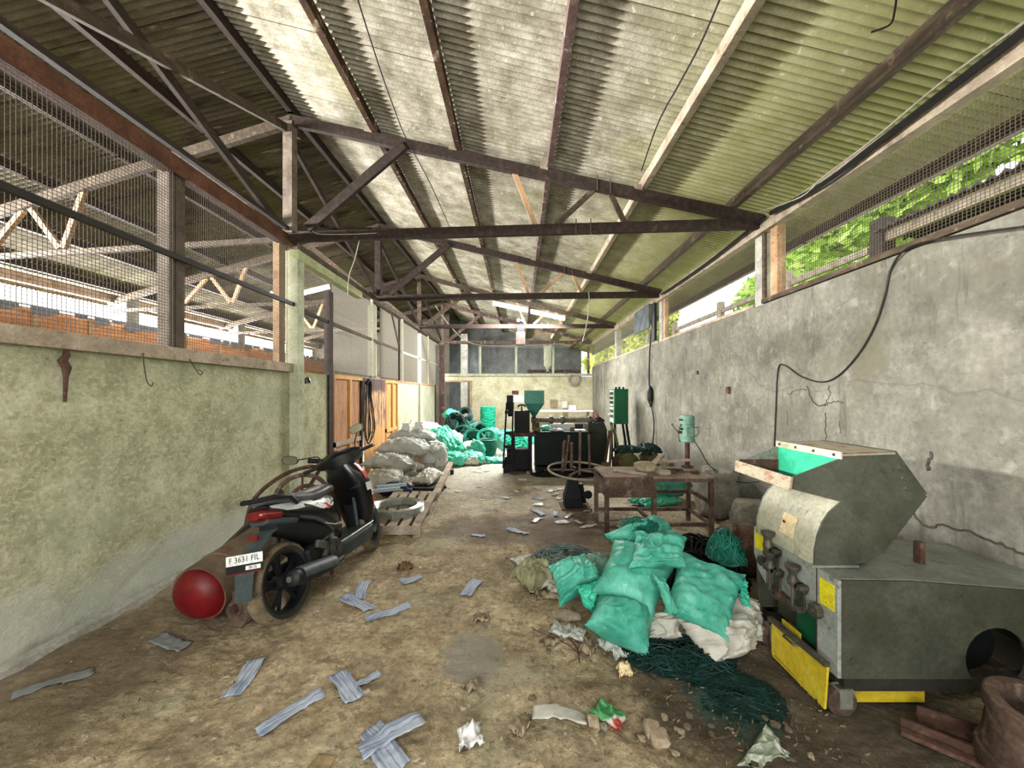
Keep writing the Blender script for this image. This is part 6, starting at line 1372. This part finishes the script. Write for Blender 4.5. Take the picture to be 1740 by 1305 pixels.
# fine chaff: loose shreds nobody could count
b = MB()
for i in range(2600):
    q_ = rr.random()
    if q_ < .5: x, y = rr.uniform(.0, 1.6), rr.uniform(1.7, 3.3)
    elif q_ < .75: x, y = rr.uniform(-2.8, 1.5), rr.uniform(1.7, 4.5)
    else: x, y = rr.uniform(-1, 2.6), rr.uniform(4.4, 8)
    a = rr.uniform(0, 6.3); L = rr.uniform(.006, .026); w = rr.uniform(.002, .006); z = fh(x, y)+.003
    dx, dy = L*math.cos(a), L*math.sin(a); ex_, ey_ = -w*math.sin(a), w*math.cos(a)
    b.add([(x, y, z), (x+dx, y+dy, z+rr.uniform(0, .012)), (x+dx+ex_, y+dy+ey_, z+rr.uniform(.003, .014)), (x+ex_, y+ey_, z+.004)], [(0, 1, 2, 3)])
tag(b.build('chaff', mat('chaff', ['#4f4230', '#75654a', '#96845f'], 40, .9, 0, fine=0), fixn=False), 'fine dry shreds strewn over the dirt floor', 'chaff', kind='stuff')

# ------------------------------------------------------------------ cables, hooks and hanging things
def cable(lab, pts, r, m=None, name='cable', cat='cable', k=6, group=None):
    P = spline(pts, k); b = MB(pts[0]); b.tube(P, r, 6); return tag(b.build(name, m or m_black, origin=pts[0], smooth=True), lab, cat, group)
XW = XR-.012
cable('dark cable drooping across the right wall and down behind the crusher', [at(1740, 385, X=XW-.05), at(1620, 402, X=XW-.05), at(1545, 420, X=XW-.03)]+[at(a, c, X=XW) for a, c in ((1515, 455), (1504, 500), (1487, 552), (1460, 600), (1425, 638), (1395, 649), (1360, 639), (1334, 621), (1322, 628), (1318, 700), (1315, 772), (1312, 850), (1310, 880))], .0075, m_blackP)
cable('thick black cable bundle along the top of the nearest right opening', [at(a, c, X=2.86) for a, c in ((1800, 0), (1740, 52), (1600, 160), (1480, 252), (1400, 312), (1310, 362))], .026)
cable('thin cable twisted along the thick black bundle', [at(a, c, X=2.84) for a, c in ((1800, -15), (1740, 38), (1600, 140), (1480, 240), (1400, 300), (1360, 335), (1290, 360))], .008, m_cableW)
cable('black cable from the nearest truss end to the second truss', [at(a, c, X=2.86) for a, c in ((1300, 368), (1255, 405), (1200, 448), (1150, 483), (1124, 500))], .018)
cable('black wire hanging along the pale purlin', [at(a, c, Z=4.15) for a, c in ((1235, -30), (1190, 75), (1150, 150), (1130, 185), (1112, 225), (1090, 290))], .007)
cable('thin black wire strung under the roof left of centre', [at(a, c, Z=4.75) for a, c in ((605, -10), (640, 100), (668, 180), (690, 235))]+[at(a, c, Z=4.4) for a, c in ((730, 310), (768, 395))], .006)
cable('thin twig like wire end poking from the roof at the top edge', [at(1524, -10, Z=3.96), at(1520, 20, Z=3.93), at(1512, 42, Z=3.92), at(1480, 55, Z=3.92)], .006)
cable('pale string hanging from the nearest tie beam', [at(612, 402, Y=5.0), at(603, 440, Y=5.0), at(593, 470, Y=5.0), at(591, 500, Y=5.0)], .006, m_cableW)
cable('pale electric cord along the nearest tie beam by the pillar', [at(530, 392, Y=4.92), at(545, 398, Y=4.92), at(600, 398, Y=4.92), at(640, 396, Y=4.92)], .006, m_cableW)
cable('pale cable hanging between second truss and wall plate', [at(1000, 496, Y=7.97), at(1001, 505, Y=7.93), at(1001, 525, Y=8.0), at(995, 560, Y=9), at(990, 580, Y=11)], .012, m_cableW)
cable('pale cord sagging from the third truss toward the back wall', [at(740, 520, Y=11.5), at(770, 560, Y=12.5), at(800, 583, Y=14), at(850, 588, Y=15.1), at(960, 584, Y=15.1)], .014, m_cableW)
cable('wire hook hanging down the left wall from the sill, left one', [at(243, 600, X=-2.96), at(245, 622, X=-2.99), at(250, 648, X=-3.0), at(257, 656, X=-2.97), at(260, 650, X=-2.95)], .004, m_wire, 'wire_hook', 'hook')
cable('wire hook hanging down the left wall from the sill, right one', [at(322, 610, X=-2.96), at(331, 625, X=-2.99), at(340, 637, X=-2.97), at(344, 632, X=-2.95), at(336, 628, X=-2.95)], .004, m_wire, 'wire_hook', 'hook')
cable('black power lead hanging down the right wall to the dark connector', [at(1107, 560, X=2.9), at(1104, 600, X=2.93), at(1103, 645, X=2.93), at(1105, 668, X=2.92)], .016)
cable('black power lead dropping from the dark connector to the floor', [at(1107, 690, X=2.93), at(1111, 715, X=2.93), at(1110, 745, X=2.92), at(1107, 775, X=2.9)], .014)
p = at(1105, 670, X=2.92); b = MB(p); b.lathe([(0, -.25), (.03, -.22), (.07, -.1), (.07, .06), (.03, .16), (0, .2)], 10, Matrix.Translation(p)); b.cyl(p+V((.0, -.03, -.28)), p+V((0, -.03, -.1)), .03); tag(b.build('connector_box', m_black, origin=p), 'dark taped connector hanging on the right wall', 'connector')
# rusty bracket and stains on the left wall
p = at(110, 640, X=-3.02); b = MB(p); b.tube([at(113, 592, X=-3.0), at(113, 604, X=-2.99), at(106, 612, X=-2.97), at(113, 625, X=-2.98), at(112, 640, X=-3.0), at(110, 683, X=-3.01)], [.012, .02, .025, .025, .014, .009], 8); tag(b.build('wall_bracket', m_rust, origin=p, smooth=True), 'rusty iron bracket hanging from the left wall sill', 'bracket')
p = at(1237, 663, X=2.95); b = MB(p); b.box(p, (.03, .07, .1)); tag(b.build('socket_box', m_rust, origin=p, bevel=.004), 'small reddish brown box on the right wall', 'box')
p = at(1184, 633, X=2.95); b = MB(p); b.box(p, (.03, .06, .06)); tag(b.build('wall_hook', m_steel, origin=p, bevel=.004), 'small dark hook on the right wall left of the reddish box', 'hook')
# root like crack marks of the right wall
wr_ = bpy.data.objects['wall_right']
def crack(pp, r):
    b = MB(); P = [at(a, c, X=XR-.001) for a, c in pp]; rr2 = random.Random(int(pp[0][0])); Q = []
    for i, q_ in enumerate(spline(P, 5)): Q.append(q_+V((0, rr2.uniform(-.01, .01), rr2.uniform(-.01, .01))))
    b.tube(Q, r, 5); b.build('crack', mat('crack_shade', ['#3d3b33', '#55534a'], 9, .95), wr_)
for pp, r in ((((1372, 655), (1378, 675), (1390, 690), (1402, 688)), .007), (((1402, 686), (1410, 670), (1408, 655)), .004), (((1402, 688), (1420, 682), (1432, 684)), .005), (((1403, 700), (1403, 730), (1404, 755)), .005), (((1340, 670), (1355, 662), (1370, 664)), .004), (((1337, 700), (1339, 722)), .003), (((1425, 715), (1430, 735)), .003)): crack(pp, r)
crack(((1583, 770), (1578, 785), (1577, 800)), .012)
crack(((1548, 868), (1575, 895), (1600, 893), (1650, 905), (1700, 925), (1745, 945)), .008)
# hanging sack, block, wall coil and papers at the back
p = at(931, 584, Y=15.0); b = sack('hanging_sack', 'whitish sack hanging from the farthest truss before the back mesh', m_white, 1.15, .34, .12, (p.x, 15.2, p.z-.55), (0, PI/2, PI/2), 131, .3, None, 1.2)
p = V((.08, 11.55, 3.4)); t = thing('hoist_block', 'wooden hoist block with two round bolts hanging at the third tie beam', 'hoist', p)
b = MB(p); b.b2((-.06, 11.5, 3.12), (.22, 11.6, 3.52)); b.build('block', m_timD, t, bevel=.02)
for x in (.02, .15): b = MB(p); b.lathe([(0, 0), (.06, 0), (.06, .05), (0, .05)], 14, Matrix.Translation((x, 11.52, 3.86))@Matrix.Rotation(PI/2, 4, 'X')); b.build('bolt', m_mach, t)
b = MB(p); b.b2((-.02, 11.54, 3.5), (.19, 11.625, 3.8)); b.build('strap', m_mach, t)
coil('cable_coil', 'coiled pale cable hanging on the back wall near the right corner', m_cableW, .24, .16, .09, (at(975, 645, Y=15.2).x, 15.24, at(975, 645, Y=15.2).z), (PI/2, 0, 0), d=.03, wob=.02, seed=9)
def flat(lab, px0, py0, px1, py1, Y, m, name, cat, th=.02):
    a, c = at(px0, py0, Y=Y), at(px1, py1, Y=Y); o_ = ((a.x+c.x)/2, Y, (a.z+c.z)/2); b = MB(o_); b.b2((a.x, Y-th, c.z), (c.x, Y, a.z)); return tag(b.build(name, m, origin=o_), lab, cat)
flat('small reddish sign on the back wall left of the funnel hopper', 870, 664, 881, 670, 15.28, m_rust, 'wall_sign', 'sign')
flat('white paper below the small reddish sign on the back wall', 873, 672, 890, 684, 15.28, m_wh, 'paper_sheet', 'paper', .01)
flat('white sheet hanging on the back wall behind the barrel', 955, 682, 964, 694, 15.27, m_wh, 'paper_sheet', 'paper', .03)
flat('tan cloth under the white sheet on the back wall', 956, 693, 965, 706, 15.27, m_card, 'wall_cloth', 'cloth', .04)
flat('tan paper hanging on the back wall above the barrel', 935, 679, 947, 693, 15.28, m_card, 'paper_sheet', 'paper', .02)
# grey board and dark cloth in the third right opening
p = (2.86, 8.7, 3.4); b = MB(p); b.b2((2.84, 8.35, 3.1), (2.87, 9.4, 3.62)); tag(b.build('hung_cloth', mat('slate_cloth', ['#3f4446', '#53595b', '#666c6e'], 5, .9, .3), origin=p), 'grey cloth hung over the third right wall opening', 'cloth')
p = (2.92, 8.25, 3.3); b = MB(p); b.b2((2.89, 8.15, 2.8), (2.94, 8.34, 3.6)); tag(b.build('hung_board', m_black, origin=p), 'dark board beside the grey cloth in the right wall opening', 'board')
# back bench seen behind the extruder
t = thing('back_bench', 'whitish bench along the back wall behind the extruder', 'bench', (1.6, 14.6, 0))
b = MB((1.6, 14.6, 0)); b.b2((.6, 14.3, 1.0), (2.8, 14.9, 1.06)); b.build('bench_top', m_wh, t)
for x in (.7, 2.7):
    for y in (14.35, 14.85): b = MB((1.6, 14.6, 0)); b.b2((x-.04, y-.04, 0), (x+.04, y+.04, 1.0)); b.build('leg', m_timG, t)
flat('white carton with dark marks standing on the back bench', 966, 701, 978, 709, 14.5, m_wh, 'carton', 'box', .15).location.z = 1.06+.09
cable('thin steel conduit on the right wall near the back corner', [(2.93, 13.2, 2.7), (2.93, 13.2, 1.9), (2.93, 13.2, 1.3)], .012, m_cableW, 'conduit', 'pipe')
cable('thin bent pipe by the right wall behind the cabinet', [(2.9, 10.6, .0), (2.9, 10.6, .95), (2.85, 11.2, 1.02), (2.85, 12.2, 1.02)], .016, m_cableW, 'bent_pipe', 'pipe', 2)
# ------------------------------------------------------------------ outside the right wall
t = thing('neighbour_roof', 'low corrugated shed roof outside the nearest right opening', 'roof', (6, 2, 3.9))
b = MB((6, 2, 3.9)); n = 60; pts = [[], []]
for j in range(n*8+1):
    y = -2+7.4*j/(n*8); z = .02*math.sin(2*PI*j/8); pts[0].append((5.0, y, 3.95+z)); pts[1].append((8.2, y, 3.55+z))
b.grid(pts); o = b.build('sheet', m_timD, t, smooth=60); s_ = o.modifiers.new('s', 'SOLIDIFY'); s_.thickness = .03
b = MB((6, 2, 3.9)); b.beam((5.1, -2, 3.83), (5.1, 5.4, 3.83), .08, .14); b.build('eave_beam', m_timG, t)
b = MB((6, 2, 3.9)); b.b2((5.02, 5.3, -.08), (5.2, 5.5, 4.1)); b.build('post', m_timD, t)
for i, y in enumerate((7.2, 9.6, 12.4)):
    o_ = (5.05, y, 0); b = MB(o_); b.b2((5.0, y-.07, -.08), (5.12, y+.07, 3.95)); tag(b.build('fence_post', m_timG, origin=o_), '%s timber post outside the right wall openings' % ('nearest', 'second', 'farthest')[i], 'post', 'outside posts')
bar('fence_rail', (5.06, 5.55, 3.72), (5.06, 12.5, 3.72), .05, .1, m_timG, 'timber rail outside the right wall openings', 'rail')
m_leaf = mat('brightened_leaves', ['#7fa838', '#b0d25c', '#dcee92'], 1.5, .6, 0, fine=.2)  # leaf colour lightened to read as washed out by the bright sky
m_leafY = mat('yellow_green_leaves', ['#a3ad38', '#cbd45c', '#e8ea90'], 1.5, .6, 0, fine=.2)
def tree(lab, x, y, h, r, seed, m, n=8500):
    rr = random.Random(seed); t = thing('tree', lab, 'tree', (x, y, -.08), group='trees outside the right wall')
    b = MB((x, y, -.08)); b.tube(spline([(x, y, -.08), (x+.1, y+.05, h*.35), (x-.05, y, h*.6), (x, y, h*.8)], 4), [.16-.008*i for i in range(13)], 8); b.build('trunk', m_timG, t, smooth=True)
    b = MB((x, y, -.08)); blobs = [(V((x+rr.uniform(-r, r)*.8, y+rr.uniform(-r, r)*1.2, h*rr.uniform(.35, 1))), r*rr.uniform(.3, .55)) for i in range(16)]
    for i in range(n):
        c, q_ = blobs[rr.randrange(16)]; d = V((rr.gauss(0, 1), rr.gauss(0, 1), rr.gauss(0, 1))).normalized(); p = c+d*q_*rr.random()**.4
        u = V((rr.gauss(0, 1), rr.gauss(0, 1), rr.gauss(0, .6))).normalized(); w = u.cross(V((rr.gauss(0, 1), rr.gauss(0, 1), rr.gauss(0, 1)))).normalized(); L = rr.uniform(.10, .22)
        b.add([p-u*L, p+w*L*.45, p+u*L, p-w*L*.45], [(0, 1, 2, 3)])
    b.build('crown', m, t, fixn=False)
for a in (('bright green tree outside the nearest right opening', 8.4, 7.6, 6.4, 1.7, 1, m_leaf), ('leafy tree seen at the far end of the nearest right opening', 8.8, 12.0, 6.8, 1.8, 2, m_leaf), ('yellow green tree outside the third right opening', 6.6, 19.5, 6.2, 1.3, 3, m_leafY),
          ('yellow green tree outside the farthest right opening', 7.0, 28.5, 7.4, 1.9, 4, m_leafY), ('tall tree above the low shed roof outside', 11.0, 4.4, 8.6, 1.9, 5, m_leaf)): tree(*a)
